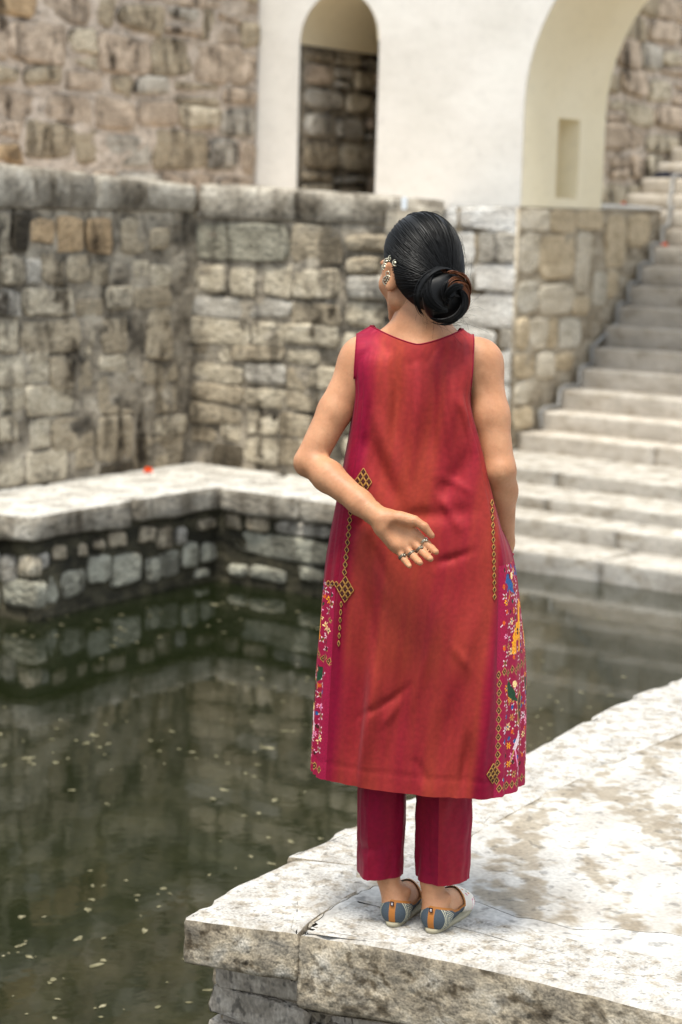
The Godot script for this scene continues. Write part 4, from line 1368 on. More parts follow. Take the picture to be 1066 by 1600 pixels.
func hair(w: Node3D, at: Transform3D) -> void:
	var cap := Shape.new()
	var nt := 48
	var np := 64
	for i in nt + 1:
		for j in np:
			var t := PI * i / nt
			var a := TAU * j / np
			var d := Vector3(sin(t) * cos(a), cos(t), sin(t) * sin(a))
			cap.v.append(onto_hair(d * 0.1 + Vector3(0, 0.01, 0.02), 0.0))
		if i > 0:
			cap.ring_faces((i - 1) * np, i * np, np)
	var g := PackedFloat32Array()
	for q in cap.v:
		g.append(hairline(q))
	cap = clip(cap, g)
	var hair_root := obj("hair", build(cap.v, cap.f), M.hair, w, at * HEAD)
	# combed strands from the hairline back to the knot
	var knot := Vector3(0.004, -0.040, 0.116)
	var st := Shape.new()
	var n := 0
	while n < 900:
		var d := Vector3(rnd(-1, 1), rnd(-0.5, 1), rnd(-1, 1)).normalized()
		var p := onto_hair(d * 0.1 + Vector3(0, 0.01, 0.02), 0.0)
		if hairline(p) < 0.0 or p.distance_to(knot) < 0.05:
			continue
		n += 1
		var path := PackedVector3Array()
		var off := rnd(0.0002, 0.0016)
		var k := 15
		var mid := onto_hair(p.lerp(knot, 0.5) + Vector3(0, 0.02, 0.0), off)
		for i in k:
			var t := float(i) / (k - 1)
			var q := p.lerp(mid, t).lerp(mid.lerp(knot, t), t)
			path.append(onto_hair(q, off + sin(t * PI) * rnd(0.0, 0.0006)))
		st.tube(path, PackedFloat32Array([0.0004, 0.0008, 0.001, 0.001, 0.001, 0.001, 0.001, 0.001, 0.001, 0.001, 0.001, 0.001, 0.0009, 0.0008, 0.0006]), 3, false)
	tag(obj("strands", build(st.v, st.f), M.hair, hair_root), "", "", "", "stuff")
	# loose hairs
	var fl := Shape.new()
	for i in 90:
		var d := Vector3(rnd(-1, 1), rnd(-0.6, 1), rnd(-0.4, 1)).normalized()
		var p := onto_hair(d * 0.1 + Vector3(0, 0.01, 0.02), 0.0)
		if hairline(p) < 0.004:
			continue
		var path := PackedVector3Array()
		var to := (knot - p).normalized() * rnd(0.02, 0.06)
		var lift := rnd(0.002, 0.009)
		for k in 7:
			var t := k / 6.0
			path.append(onto_hair(p + to * t, sin(t * PI * 0.8) * lift))
		fl.tube(path, PackedFloat32Array([0.00025]), 3, false)
	tag(obj("loose_hairs", build(fl.v, fl.f), M.hair, hair_root), "", "", "", "stuff")
	# the bun: coils of hair wound about an axis that points back and a little down
	var c := HEAD.affine_inverse() * Vector3(0.209, 1.446, -4.175)
	var bun := obj("hair_bun", bun_core(), M.hair, w, at * HEAD * Transform3D(Basis.IDENTITY, c))
	for layer in 2:
		var s := Shape.new()
		for lock in (26 if layer == 0 else 11):
			var tip := Basis(Vector3(rnd(-1, 1), rnd(-1, 1), 0).normalized(), rnd(0.0, 0.42))
			var lp := rnd(0, TAU) if layer == 0 else rnd(-1.0, 0.7)
			var lsweep := rnd(1.4, 3.0) if layer == 0 else rnd(0.9, 1.7)
			var lth := rnd(0, TAU) if layer == 0 else rnd(-0.7, 1.0)
			var ltw := rnd(0.3, 0.9)
			var lr := rnd(0.96, 1.08)
			var lmaj := 0.029 + rnd(-0.003, 0.003)
			for i in (24 if layer == 0 else 12):
				var dphi := rnd(-0.12, 0.12)
				var dth := rnd(-0.34, 0.34)
				var stray := rnd(1.06, 1.2) if rng.randf() < 0.04 else 1.0
				var minor := 0.031 * lr * stray * (1.0 + 0.05 * (1.0 - dth * dth * 9.0)) * rnd(0.985, 1.015)
				var path := PackedVector3Array()
				for k in 18:
					var t := k / 17.0
					var phi := lp + dphi + lsweep * t
					var th := lth + dth * (0.35 + 0.65 * sin(t * PI)) + ltw * lsweep * t
					var rad := lmaj + minor * cos(th)
					path.append(tip * Vector3(cos(phi) * rad * 1.02, sin(phi) * rad * 0.98, minor * sin(th) * 0.95))
				s.tube(path, PackedFloat32Array([0.0004, 0.0009, 0.0012, 0.0012, 0.0012, 0.0012, 0.0012, 0.0012, 0.0012, 0.0012, 0.0012, 0.0012, 0.0012, 0.0012, 0.0012, 0.001, 0.0008, 0.0004]), 3, false)
		tag(obj("strands", build(s.v, s.f), M.hair if layer == 0 else M.backlit_hair, bun), "" if layer == 0 else "strands coloured brown for light passing through the right of the bun", "", "", "stuff")
	# wisps round the knot and at the nape
	var ws := Shape.new()
	for i in 70:
		var a := rnd(0, TAU)
		var p := Vector3(cos(a), sin(a), rnd(-0.3, 0.5)) * 0.058
		var path := PackedVector3Array()
		var curl := Vector3(rnd(-1, 1), rnd(-1, 1), rnd(-1, 1)) * 0.03
		for k in 8:
			var t := k / 7.0
			path.append(p * (1.0 + 0.16 * t * rnd(0.9, 1.1)) + Vector3(-sin(a), cos(a), 0) * 0.035 * t + curl * t * t)
		ws.tube(path, PackedFloat32Array([0.0003, 0.0003, 0.0002]), 3, false)
	tag(obj("loose_hairs", build(ws.v, ws.f), M.hair, bun), "", "", "", "stuff")

func bun_core() -> ArrayMesh:
	var s := Shape.new()
	for i in 17:
		for j in 28:
			var t := PI * i / 16
			var a := TAU * j / 28
			var d := Vector3(sin(t) * cos(a), sin(t) * sin(a), cos(t))
			s.v.append(d * Vector3(0.056, 0.054, 0.027) * (1.0 + 0.05 * sin(a * 3.0 + t * 4.0)))
		if i > 0:
			s.ring_faces((i - 1) * 28, i * 28, 28)
	return build(s.v, s.f)

# ---------------------------------------------------------------- kurta
# control sections: height, then back-left, back, back-right, right, front-right, front, front-left, left (x, z)
var sections := [
	[0.348, -0.020, -4.205, 0.165, -4.115, 0.352, -4.100, 0.434, -4.245, 0.385, -4.40, 0.19, -4.46, 0.02, -4.42, -0.043, -4.31],
	[0.60, -0.012, -4.20, 0.17, -4.125, 0.350, -4.110, 0.427, -4.25, 0.375, -4.40, 0.18, -4.45, 0.02, -4.41, -0.039, -4.305],
	[0.80, 0.000, -4.19, 0.175, -4.14, 0.345, -4.130, 0.402, -4.25, 0.36, -4.39, 0.18, -4.44, 0.03, -4.40, -0.032, -4.30],
	[0.88, 0.006, -4.195, 0.172, -4.15, 0.338, -4.135, 0.384, -4.255, 0.345, -4.385, 0.175, -4.435, 0.034, -4.395, -0.024, -4.30],
	[0.95, 0.012, -4.20, 0.168, -4.162, 0.328, -4.145, 0.352, -4.26, 0.325, -4.375, 0.17, -4.425, 0.038, -4.39, -0.012, -4.30],
	[1.11, 0.030, -4.215, 0.16, -4.188, 0.292, -4.170, 0.307, -4.27, 0.28, -4.365, 0.155, -4.415, 0.04, -4.375, 0.012, -4.30],
	[1.22, 0.040, -4.218, 0.152, -4.196, 0.262, -4.178, 0.277, -4.27, 0.255, -4.37, 0.15, -4.41, 0.05, -4.39, 0.022, -4.30],
	[1.29, 0.038, -4.228, 0.152, -4.210, 0.268, -4.192, 0.298, -4.275, 0.262, -4.36, 0.152, -4.39, 0.048, -4.375, 0.004, -4.302],
	[1.325, 0.044, -4.248, 0.156, -4.228, 0.264, -4.214, 0.300, -4.28, 0.26, -4.345, 0.155, -4.37, 0.05, -4.355, 0.002, -4.30],
	[1.348, 0.048, -4.272, 0.16, -4.246, 0.262, -4.242, 0.290, -4.283, 0.258, -4.325, 0.158, -4.355, 0.05, -4.33, 0.016, -4.297],
	[1.372, 0.07, -4.288, 0.16, -4.262, 0.248, -4.268, 0.258, -4.286, 0.245, -4.302, 0.16, -4.335, 0.07, -4.31, 0.055, -4.297]]
const RING := 192

func section(y: float) -> PackedVector2Array:
	var k := 0
	while k < sections.size() - 2 and sections[k + 1][0] < y:
		k += 1
	var a: Array = sections[maxi(k - 1, 0)]
	var b: Array = sections[k]
	var c: Array = sections[k + 1]
	var d: Array = sections[mini(k + 2, sections.size() - 1)]
	var t: float = (y - b[0]) / (c[0] - b[0])
	var h: float = c[0] - b[0]
	var p := PackedVector2Array()
	for i in 8:
		var v := [0.0, 0.0]
		for q in 2:
			var n := 1 + i * 2 + q
			var m0: float = (c[n] - a[n]) / maxf(c[0] - a[0], 1e-4) * h
			var m1: float = (d[n] - b[n]) / maxf(d[0] - b[0], 1e-4) * h
			var t2 := t * t
			var t3 := t2 * t
			v[q] = (2 * t3 - 3 * t2 + 1) * b[n] + (t3 - 2 * t2 + t) * m0 + (-2 * t3 + 3 * t2) * c[n] + (t3 - t2) * m1
		p.append(Vector2(v[0], v[1]))
	return p

func ring_at(y: float) -> PackedVector2Array:
	var p := section(y)
	var r := PackedVector2Array()
	var per := RING / 8
	for i in 8:
		for k in per:
			r.append(p[i].cubic_interpolate(p[(i + 1) % 8], p[(i + 7) % 8], p[(i + 2) % 8], float(k) / per))
	return r

# creases over the back: x0, y0, x1, y1, half width, depth
var creases := [
	[0.10, 0.74, 0.065, 0.34, 0.015, 0.010], [0.035, 0.70, 0.05, 0.36, 0.018, -0.005], [0.135, 0.66, 0.125, 0.35, 0.014, -0.007], [0.21, 0.78, 0.17, 0.52, 0.012, 0.005], [0.06, 0.80, 0.10, 0.60, 0.010, -0.005], [0.045, 0.92, 0.12, 0.80, 0.010, -0.004], [0.33, 0.70, 0.325, 0.36, 0.012, 0.007], [0.29, 0.50, 0.285, 0.35, 0.012, -0.006], [0.295, 0.90, 0.20, 0.86, 0.009, -0.004], [0.20, 1.02, 0.27, 0.94, 0.009, 0.004], [0.17, 0.60, 0.05, 0.50, 0.008, -0.0035], [0.14, 0.57, 0.11, 0.49, 0.007, 0.003],
	[0.27, 0.70, 0.22, 0.36, 0.026, -0.006], [0.31, 0.82, 0.24, 0.52, 0.02, 0.005], [0.17, 0.43, 0.215, 0.375, 0.007, -0.003], [0.30, 0.62, 0.25, 0.70, 0.008, 0.003],
	[0.11, 1.31, 0.12, 1.12, 0.012, -0.006], [0.155, 1.32, 0.16, 1.05, 0.012, 0.006], [0.185, 1.32, 0.20, 1.08, 0.014, -0.006], [0.23, 1.30, 0.235, 1.10, 0.012, 0.005],
	[0.04, 1.14, 0.14, 0.97, 0.022, -0.007], [0.06, 1.20, 0.13, 1.02, 0.018, 0.006], [0.28, 1.12, 0.20, 0.98, 0.02, -0.006], [0.29, 1.02, 0.21, 1.06, 0.007, 0.003], [0.30, 0.985, 0.10, 0.955, 0.018, -0.005], [0.06, 0.985, 0.03, 0.91, 0.014, -0.006],
	[0.27, 1.16, 0.25, 1.24, 0.010, 0.004], [0.05, 1.10, 0.06, 1.22, 0.010, -0.004]]

func folds(x: float, y: float, j: int) -> float:
	var low := clampf((1.0 - y) / 0.65, 0, 1)
	var f := lump.get_noise_3d(j * 1.4, y * 10.0, 77.0) * lerpf(0.002, 0.011, low) + lump.get_noise_3d(j * 3.6, y * 22.0, 12.0) * lerpf(0.0022, 0.004, low) + lump.get_noise_3d(j * 9.0, y * 90.0, 2.0) * 0.0012
	f -= 0.0016 * exp(-pow((y - 0.387) / 0.004, 2.0))
	if j <= RING / 4:
		for c in creases:
			var a := Vector2(c[0], c[1])
			var b := Vector2(c[2], c[3])
			var p := Vector2(x, y)
			var t := clampf((p - a).dot(b - a) / (b - a).length_squared(), 0, 1)
			var d := p.distance_to(a.lerp(b, t) + Vector2(sin(t * 5.0) * 0.004, 0))
			f += 1.9 * float(c[5]) * exp(-d * d / (c[4] * c[4])) * sin(clampf(t * 0.92 + 0.04, 0, 1) * PI)
	return f

func kurta_shape(y0: float, y1: float, rows: int, off: float) -> Shape:
	var s := Shape.new()
	for i in rows + 1:
		var y := lerpf(y0, y1, float(i) / rows)
		var r := ring_at(y)
		var arc := 0.0
		for j in RING + 1:
			var q := r[j % RING]
			var tan_ := (r[(j + 1) % RING] - r[(j + RING - 1) % RING]).normalized()
			var out := Vector2(-tan_.y, tan_.x)
			if out.dot(q - Vector2(0.17, -4.285)) < 0.0:
				out = -out
			var f := folds(q.x, y, j % RING) + off
			s.v.append(Vector3(q.x + out.x * f, y, q.y + out.y * f))
			if j > 0:
				arc += r[j % RING].distance_to(r[j - 1])
			s.uv.append(Vector2(arc, -y))
		if i > 0:
			for j in RING:
				var a := (i - 1) * (RING + 1) + j
				var b := a + RING + 1
				s.f.append_array([a, b, b + 1, a, b + 1, a + 1])
	return s

func turn_out(s: Shape, c: Vector3) -> void:
	# make faces look away from the axis through c
	var vote := 0.0
	for t in range(0, s.f.size(), 3):
		var a := s.v[s.f[t]]
		var n := (s.v[s.f[t + 2]] - a).cross(s.v[s.f[t + 1]] - a)
		vote += n.dot(Vector3(a.x - c.x, 0, a.z - c.z))
	if vote < 0.0:
		for t in range(0, s.f.size(), 3):
			var a := s.f[t + 1]
			s.f[t + 1] = s.f[t + 2]
			s.f[t + 2] = a

func hem_drop(x: float, z: float) -> float:
	return 0.348

func kurta(w: Node3D, at: Transform3D) -> void:
	var s := kurta_shape(0.348, 1.372, 150, 0.0)
	var axis := Vector3(0.17, 0, -4.285)
	for i in s.v.size():
		s.v[i] = off_skin(s.v[i])
	# armholes and neck
	var g := PackedFloat32Array()
	for q in s.v:
		var v := 1.0
		if q.y > 1.19:
			var lift := clampf((q.y - 1.20) / 0.03, 0, 1)
			var l := lerpf(-0.04, 0.0205, sqrt(lift)) + maxf(0.0, q.y - 1.28) * 0.05
			var r := lerpf(0.34, 0.2775, sqrt(lift)) + maxf(0.0, q.y - 1.25) * 0.05
			v = minf(q.x - l, r - q.x)
		var dx := absf(q.x - 0.158) / 0.094
		var neck := (1.339 if q.z > -4.296 else 1.29) + 0.029 * pow(dx, 1.35) + (0.05 * dx * dx if q.z <= -4.296 else 0.0)
		v = minf(v, neck - q.y)
		g.append(v)
	s = clip(s, g)
	# hems: the side panels end a little higher than the back and the front
	turn_out(s, axis)
	# split off the embroidered side panels
	var right := PackedFloat32Array()
	var left := PackedFloat32Array()
	for q in s.v:
		right.append(panel_right(q))
		left.append(panel_left(q))
	var pr := clip(s, right)
	var pl := clip(s, left)
	var rest := PackedFloat32Array()
	for i in s.v.size():
		rest.append(-maxf(right[i], left[i]))
	s = clip(s, rest)
	var k := obj("kurta", build(s.v, s.f, s.uv), M.silk, w, at)
	# narrow piping round the neck and the armholes, and the turned edge of the hem
	var pipe := Shape.new()
	var uses := {}
	for t in range(0, s.f.size(), 3):
		for e in 3:
			var i := s.f[t + e]
			var j := s.f[t + (e + 1) % 3]
			var mid := Vector3i(((s.v[i] + s.v[j]) * 20000.0).round())
			if uses.has(mid):
				uses[mid] = Vector2i(-1, -1)
			else:
				uses[mid] = Vector2i(i, j)
	for mid in uses:
		var key: Vector2i = uses[mid]
		if key.x >= 0:
			var a := s.v[key.x]
			var b := s.v[key.y]
			if a.y > 1.19 and a.distance_to(b) > 1e-5 and a.distance_to(b) < 0.05:
				pipe.tube(PackedVector3Array([a, b]), PackedFloat32Array([0.0015]), 5, false)
	obj("piping", build(pipe.v, pipe.f), M.trouser, k)
	for side in 2:
		var p: Shape = pr if side == 0 else pl
		for i in p.v.size():
			var q := p.v[i]
			var girth := around(q.y)
			var along: float = p.uv[i].x - girth.x if side == 0 else girth.y - p.uv[i].x
			p.uv[i] = Vector2(clampf(along / 0.23, 0, 1), clampf((0.885 - q.y) / 0.535, 0, 1))
		var m := embroidery(side)
		var o := obj("embroidered_panel", build(p.v, p.f, p.uv), m, k)
		o.set_meta("label", "magenta side panel embroidered with animals and flowers" if side == 0 else "magenta side panel embroidered with flowers and a yellow animal")
	trims(k)

func off_skin(p: Vector3, level := false) -> Vector3:
	# the cloth rests on the body: never closer than 4 mm to the skin; below the pocket's mouth it also covers the hand
	if p.y > 0.868 and p.y < 1.262:
		return p
	for k in 3:
		var d := sample(p)
		if d > 0.004:
			break
		var e := 0.006
		var n := Vector3(sample(p + Vector3(e, 0, 0)) - sample(p - Vector3(e, 0, 0)), sample(p + Vector3(0, e, 0)) - sample(p - Vector3(0, e, 0)), sample(p + Vector3(0, 0, e)) - sample(p - Vector3(0, 0, e)))
		if n.length() < 1e-5:
			break
		if level:
			n.y = 0.0
		p += n.normalized() * minf(0.004 - d, 0.02)
	return p

func sample(p: Vector3) -> float:
	var F := skin_field
	var q := (p - F.lo) / F.cell
	var i := Vector3i(q.floor())
	if i.x < 0 or i.y < 0 or i.z < 0 or i.x >= F.nx - 1 or i.y >= F.ny - 1 or i.z >= F.nz - 1:
		return 1.0
	var f := q - Vector3(i)
	var o := (i.z * F.ny + i.y) * F.nx + i.x
	var r := F.nx
	var l := F.nx * F.ny
	var a := lerpf(lerpf(F.d[o], F.d[o + 1], f.x), lerpf(F.d[o + r], F.d[o + r + 1], f.x), f.y)
	var b := lerpf(lerpf(F.d[o + l], F.d[o + l + 1], f.x), lerpf(F.d[o + l + r], F.d[o + l + r + 1], f.x), f.y)
	return lerpf(a, b, f.z)

var girths := {}

# arc lengths round the kurta at a height: to the right seam, and all the way round
func around(y: float) -> Vector2:
	var key := int(y * 50.0)
	if not girths.has(key):
		var r := ring_at(clampf(y, 0.348, 1.372))
		var a := 0.0
		var b := 0.0
		for j in RING:
			var l := r[j].distance_to(r[(j + 1) % RING])
			b += l
			if j < RING / 4:
				a += l
		girths[key] = Vector2(a, b)
	return girths[key]

func panel_right(q: Vector3) -> float:
	# behind the seam on her right side, under the pocket
	var seam := 0.349 + (0.88 - q.y) * 0.012
	return minf(minf(q.x - seam, 0.865 - q.y), (q.z + 4.45))

func panel_left(q: Vector3) -> float:
	var seam := -0.008 - (0.80 - q.y) * 0.022 if q.y < 0.8 else -0.008 + (q.y - 0.8) * 0.05
	return minf(minf(seam - q.x, 0.80 - q.y), q.z + 4.45)

# embroidery drawn stitch by stitch into the panel's cloth
func embroidery(side: int) -> StandardMaterial3D:
	var W := 256
	var H := 512
	var im := Image.create(W, H, false, Image.FORMAT_RGB8)
	var ground := Color8(150, 8, 56)
	var n := noise_bytes(131 + side, 0.2, 1, 256)
	for y in H:
		for x in W:
			var k := 0.9 + n[(y % 256) * 256 + x] / 255.0 * 0.2
			im.set_pixel(x, y, Color(ground.r * k, ground.g * k, ground.b * k))
	var gold := Color8(178, 134, 70)
	var brown := Color8(66, 26, 20)
	var white := Color8(226, 200, 200)
	var pink := Color8(236, 150, 180)
	var yellow := Color8(240, 160, 20)
	var orange := Color8(206, 84, 20)
	var blue := Color8(36, 84, 140)
	var green := Color8(28, 66, 40)
	var cream := Color8(240, 208, 140)
	var poly := func(pts: Array, c: Color) -> void:
		var pv := PackedVector2Array()
		var lo := Vector2(9e9, 9e9)
		var hi := -lo
		for q in pts:
			pv.append(q)
			lo = lo.min(q)
			hi = hi.max(q)
		for y in range(maxi(0, int(lo.y)), mini(H, int(hi.y) + 2)):
			for x in range(maxi(0, int(lo.x)), mini(W, int(hi.x) + 2)):
				if Geometry2D.is_point_in_polygon(Vector2(x, y), pv):
					im.set_pixel(x, y, c * (0.85 + 0.3 * n[(y % 256) * 256 + x] / 255.0))
	var diamond := func(c: Vector2, r: float) -> void:
		poly.call([c + Vector2(0, -r * 1.25), c + Vector2(r, 0), c + Vector2(0, r * 1.25), c + Vector2(-r, 0)], gold)
		poly.call([c + Vector2(0, -r * 0.85), c + Vector2(r * 0.68, 0), c + Vector2(0, r * 0.85), c + Vector2(-r * 0.68, 0)], brown)
		poly.call([c + Vector2(0, -r * 0.3), c + Vector2(r * 0.24, 0), c + Vector2(0, r * 0.3), c + Vector2(-r * 0.24, 0)], gold)
	var ellipse := func(c: Vector2, r: Vector2, turn: float, col: Color) -> void:
		var pts := []
		for k in 18:
			pts.append(c + Vector2(cos(TAU * k / 18) * r.x, sin(TAU * k / 18) * r.y).rotated(turn))
		poly.call(pts, col)
	var flower := func(c: Vector2, r: float, a: Color, b: Color) -> void:
		for k in 6:
			ellipse.call(c + Vector2(r * 0.6, 0).rotated(TAU * k / 6), Vector2(r * 0.42, r * 0.2), TAU * k / 6, a)
		ellipse.call(c, Vector2(r * 0.26, r * 0.26), 0.0, b)
	var line := func(a: Vector2, b: Vector2, t: float, col: Color) -> void:
		var d := (b - a).normalized()
		var e := Vector2(-d.y, d.x) * t
		poly.call([a + e, b + e, b - e, a - e], col)
	# bands of linked diamonds
	for y in [10.0, 246.0]:
		for k in 15:
			diamond.call(Vector2(10 + k * 17, y + (3.0 if k % 2 == 0 else -3.0)), 8.0)
	if side == 0:
		for k in 12:
			diamond.call(Vector2(13, 268 + k * 19.0), 8.0)
	for k in 14:
		diamond.call(Vector2(20 + k * 17, 494), 8.0)
	# flowers and sprigs, spread so that they do not touch
	rng.seed = 400 + side
	var taken := []
	for k in 2500:
		var c := Vector2(rnd(22, 246), rnd(26, 478))
		var r := rnd(5.5, 10)
		if absf(c.y - 246) < 20 or (side == 0 and c.x < 34 and c.y > 250):
			continue
		var free := true
		for q in taken:
			if c.distance_to(Vector2(q.x, q.y)) < r + q.z + 1.0:
				free = false
				break
		if not free:
			continue
		taken.append(Vector3(c.x, c.y, r * 0.9))
		if taken.size() % 3 == 0:
			for l in 3:
				line.call(c, c + Vector2(rnd(-r, r), rnd(-r, r)), 1.4, [white, pink, gold][rng.randi() % 3])
			ellipse.call(c, Vector2(4, 5), 0.4, [brown, orange, blue, green][rng.randi() % 4])
		elif taken.size() % 3 == 1:
			diamond.call(c, r * 0.62)
			for l in 4:
				ellipse.call(c + Vector2(r * 0.85, 0).rotated(TAU * l / 4 + 0.78), Vector2(3, 1.6), TAU * l / 4 + 0.78, white)
		else:
			flower.call(c, r * 1.15, [white, pink, gold, yellow, cream][rng.randi() % 5], [brown, orange, blue, green][rng.randi() % 4])
	# a spotted yellow beast, twice
	for b in [Vector2(92, 165), Vector2(206, 170)]:
		ellipse.call(b, Vector2(34, 17), -0.5, yellow)
		line.call(b + Vector2(20, -14), b + Vector2(34, -48), 8.0, yellow)
		ellipse.call(b + Vector2(40, -52), Vector2(14, 8), 0.3, yellow)
		for l in [-24.0, -12.0, 12.0, 22.0]:
			line.call(b + Vector2(l, 4), b + Vector2(l - 4, 46), 4.5, yellow)
		for k in 9:
			var sp: Vector2 = b + Vector2(rnd(-26, 26), rnd(-10, 10))
			ellipse.call(sp, Vector2(3.4, 3.4), 0.0, orange if k % 2 else brown)
	# birds, blue above and green below
	for b in [[Vector2(52, 62), blue], [Vector2(170, 60), blue], [Vector2(58, 292), green], [Vector2(170, 300), green]]:
		var c: Vector2 = b[0]
		ellipse.call(c, Vector2(20, 11), 0.7, b[1])
		ellipse.call(c + Vector2(-10, -16), Vector2(9, 8), 0.0, b[1])
		poly.call([c + Vector2(10, 6), c + Vector2(34, 26), c + Vector2(4, 16)], b[1])
		ellipse.call(c + Vector2(14, -16), Vector2(8, 8), 0.0, cream)
		line.call(c + Vector2(-2, 12), c + Vector2(-4, 28), 1.6, gold)
	# houses and stick people
	for b in [Vector2(106, 330), Vector2(220, 330)]:
		poly.call([b + Vector2(-20, 34), b + Vector2(-22, -18), b + Vector2(0, -38), b + Vector2(22, -18), b + Vector2(20, 34)], gold)
		poly.call([b + Vector2(-15, 30), b + Vector2(-17, -14), b + Vector2(0, -30), b + Vector2(17, -14), b + Vector2(15, 30)], brown)
		for k in 5:
			line.call(b + Vector2(rnd(-10, 10), -8 + k * 8), b + Vector2(rnd(-10, 10), -2 + k * 8), 2.5, orange)
	for b in [Vector2(84, 400), Vector2(176, 410)]:
		line.call(b + Vector2(14, -20), b + Vector2(-8, 20), 6.0, white)
		line.call(b + Vector2(-8, 20), b + Vector2(-24, 52), 2.2, gold)
		line.call(b + Vector2(-4, 20), b + Vector2(6, 58), 2.2, pink)
		ellipse.call(b + Vector2(18, -30), Vector2(9, 9), 0, cream)
		line.call(b + Vector2(6, -10), b + Vector2(30, 14), 2.0, white)
	ellipse.call(Vector2(200, 452), Vector2(26, 20), 0.0, brown)
	var m := mat(Color.WHITE, 0.7)
	m.albedo_texture = ImageTexture.create_from_image(im)
	m.heightmap_enabled = true
	m.heightmap_texture = m.albedo_texture
	m.heightmap_scale = 0.08
	m.texture_repeat = false
	return m

# where a line across the back of the kurta lies: x, y to the cloth, 1.5 mm proud
func on_back(x: float, y: float) -> Vector3:
	var r := ring_at(y)
	var best := Vector3(x, y, -4.2)
	for j in range(0, RING):
		var a := r[j]
		var b := r[(j + 1) % RING]
		if (a.x - x) * (b.x - x) <= 0.0 and maxf(a.y, b.y) > -4.31:
			var t := clampf((x - a.x) / (b.x - a.x if absf(b.x - a.x) > 1e-6 else 1e-6), 0, 1)
			var z := lerpf(a.y, b.y, t) + folds(x, y, j) + 0.002
			if z > best.z or best.z == -4.2:
				best.z = z
	return best

func diamond_mesh(s: Shape, t: Shape, x: float, y: float, r: float, tall := 1.3) -> void:
	# outline in gold stitches, a dark lozenge inside
	var pts := [on_back(x, y - r * tall), on_back(x + r, y), on_back(x, y + r * tall), on_back(x - r, y)]
	for k in 4:
		var a: Vector3 = pts[k]
		var b: Vector3 = pts[(k + 1) % 4]
		s.tube(PackedVector3Array([a, (a + b) * 0.5, b]), PackedFloat32Array([0.0011]), 4)
	var c: Vector3 = (pts[0] + pts[2]) * 0.5
	var o := t.v.size()
	for k in 4:
		t.v.append(c.lerp(pts[k], 0.62) + Vector3(0, 0, 0.0012))
	t.v.append(c + Vector3(0, 0, 0.002))
	for k in 4:
		t.f.append_array([o + 4, o + (k + 1) % 4, o + k])

func trims(k: Node3D) -> void:
	var s := Shape.new()
	var t := Shape.new()
	# chain down the left seam from waist to the lozenge above the side panel
	for i in 9:
		diamond_mesh(s, t, 0.021 - i * 0.0012, 0.965 - i * 0.0165, 0.0048, 1.6)
	big_lozenge(s, t, 0.014, 0.795, 0.021)
	big_lozenge(s, t, 0.047, 1.035, 0.021)
	for i in 4:
		diamond_mesh(s, t, 0.020 - 0.004 * i, 1.03 - 0.008 * i, 0.005, 1.2)
	for i in 3:
		diamond_mesh(s, t, -0.006 - 0.009 * i, 0.803, 0.0052)
	for i in 6:
		diamond_mesh(s, t, 0.006 - i * 0.0006, 0.76 - i * 0.018, 0.0026, 2.6)
	# down the right seam from the pocket
	for i in 14:
		diamond_mesh(s, t, 0.331 + i * 0.0008, 1.00 - i * 0.0155, 0.0035, 1.9)
	big_lozenge(s, t, 0.352, 0.405, 0.016)
	tag(obj("gold_embroidery", build(s.v, s.f), M.gold, k), "", "", "", "stuff")
	tag(obj("dark_embroidery", build(t.v, t.f, PackedVector2Array(), true), M.brown_thread, k), "", "", "", "stuff")

func big_lozenge(s: Shape, t: Shape, x: float, y: float, r: float) -> void:
	for i in 3:
		for j in 3:
			var u := (i - 1) * r * 0.62
			var v := (j - 1) * r * 0.62
			diamond_mesh(s, t, x + (u - v) * 0.5, y + (u + v) * 0.8, r * 0.28, 1.5)

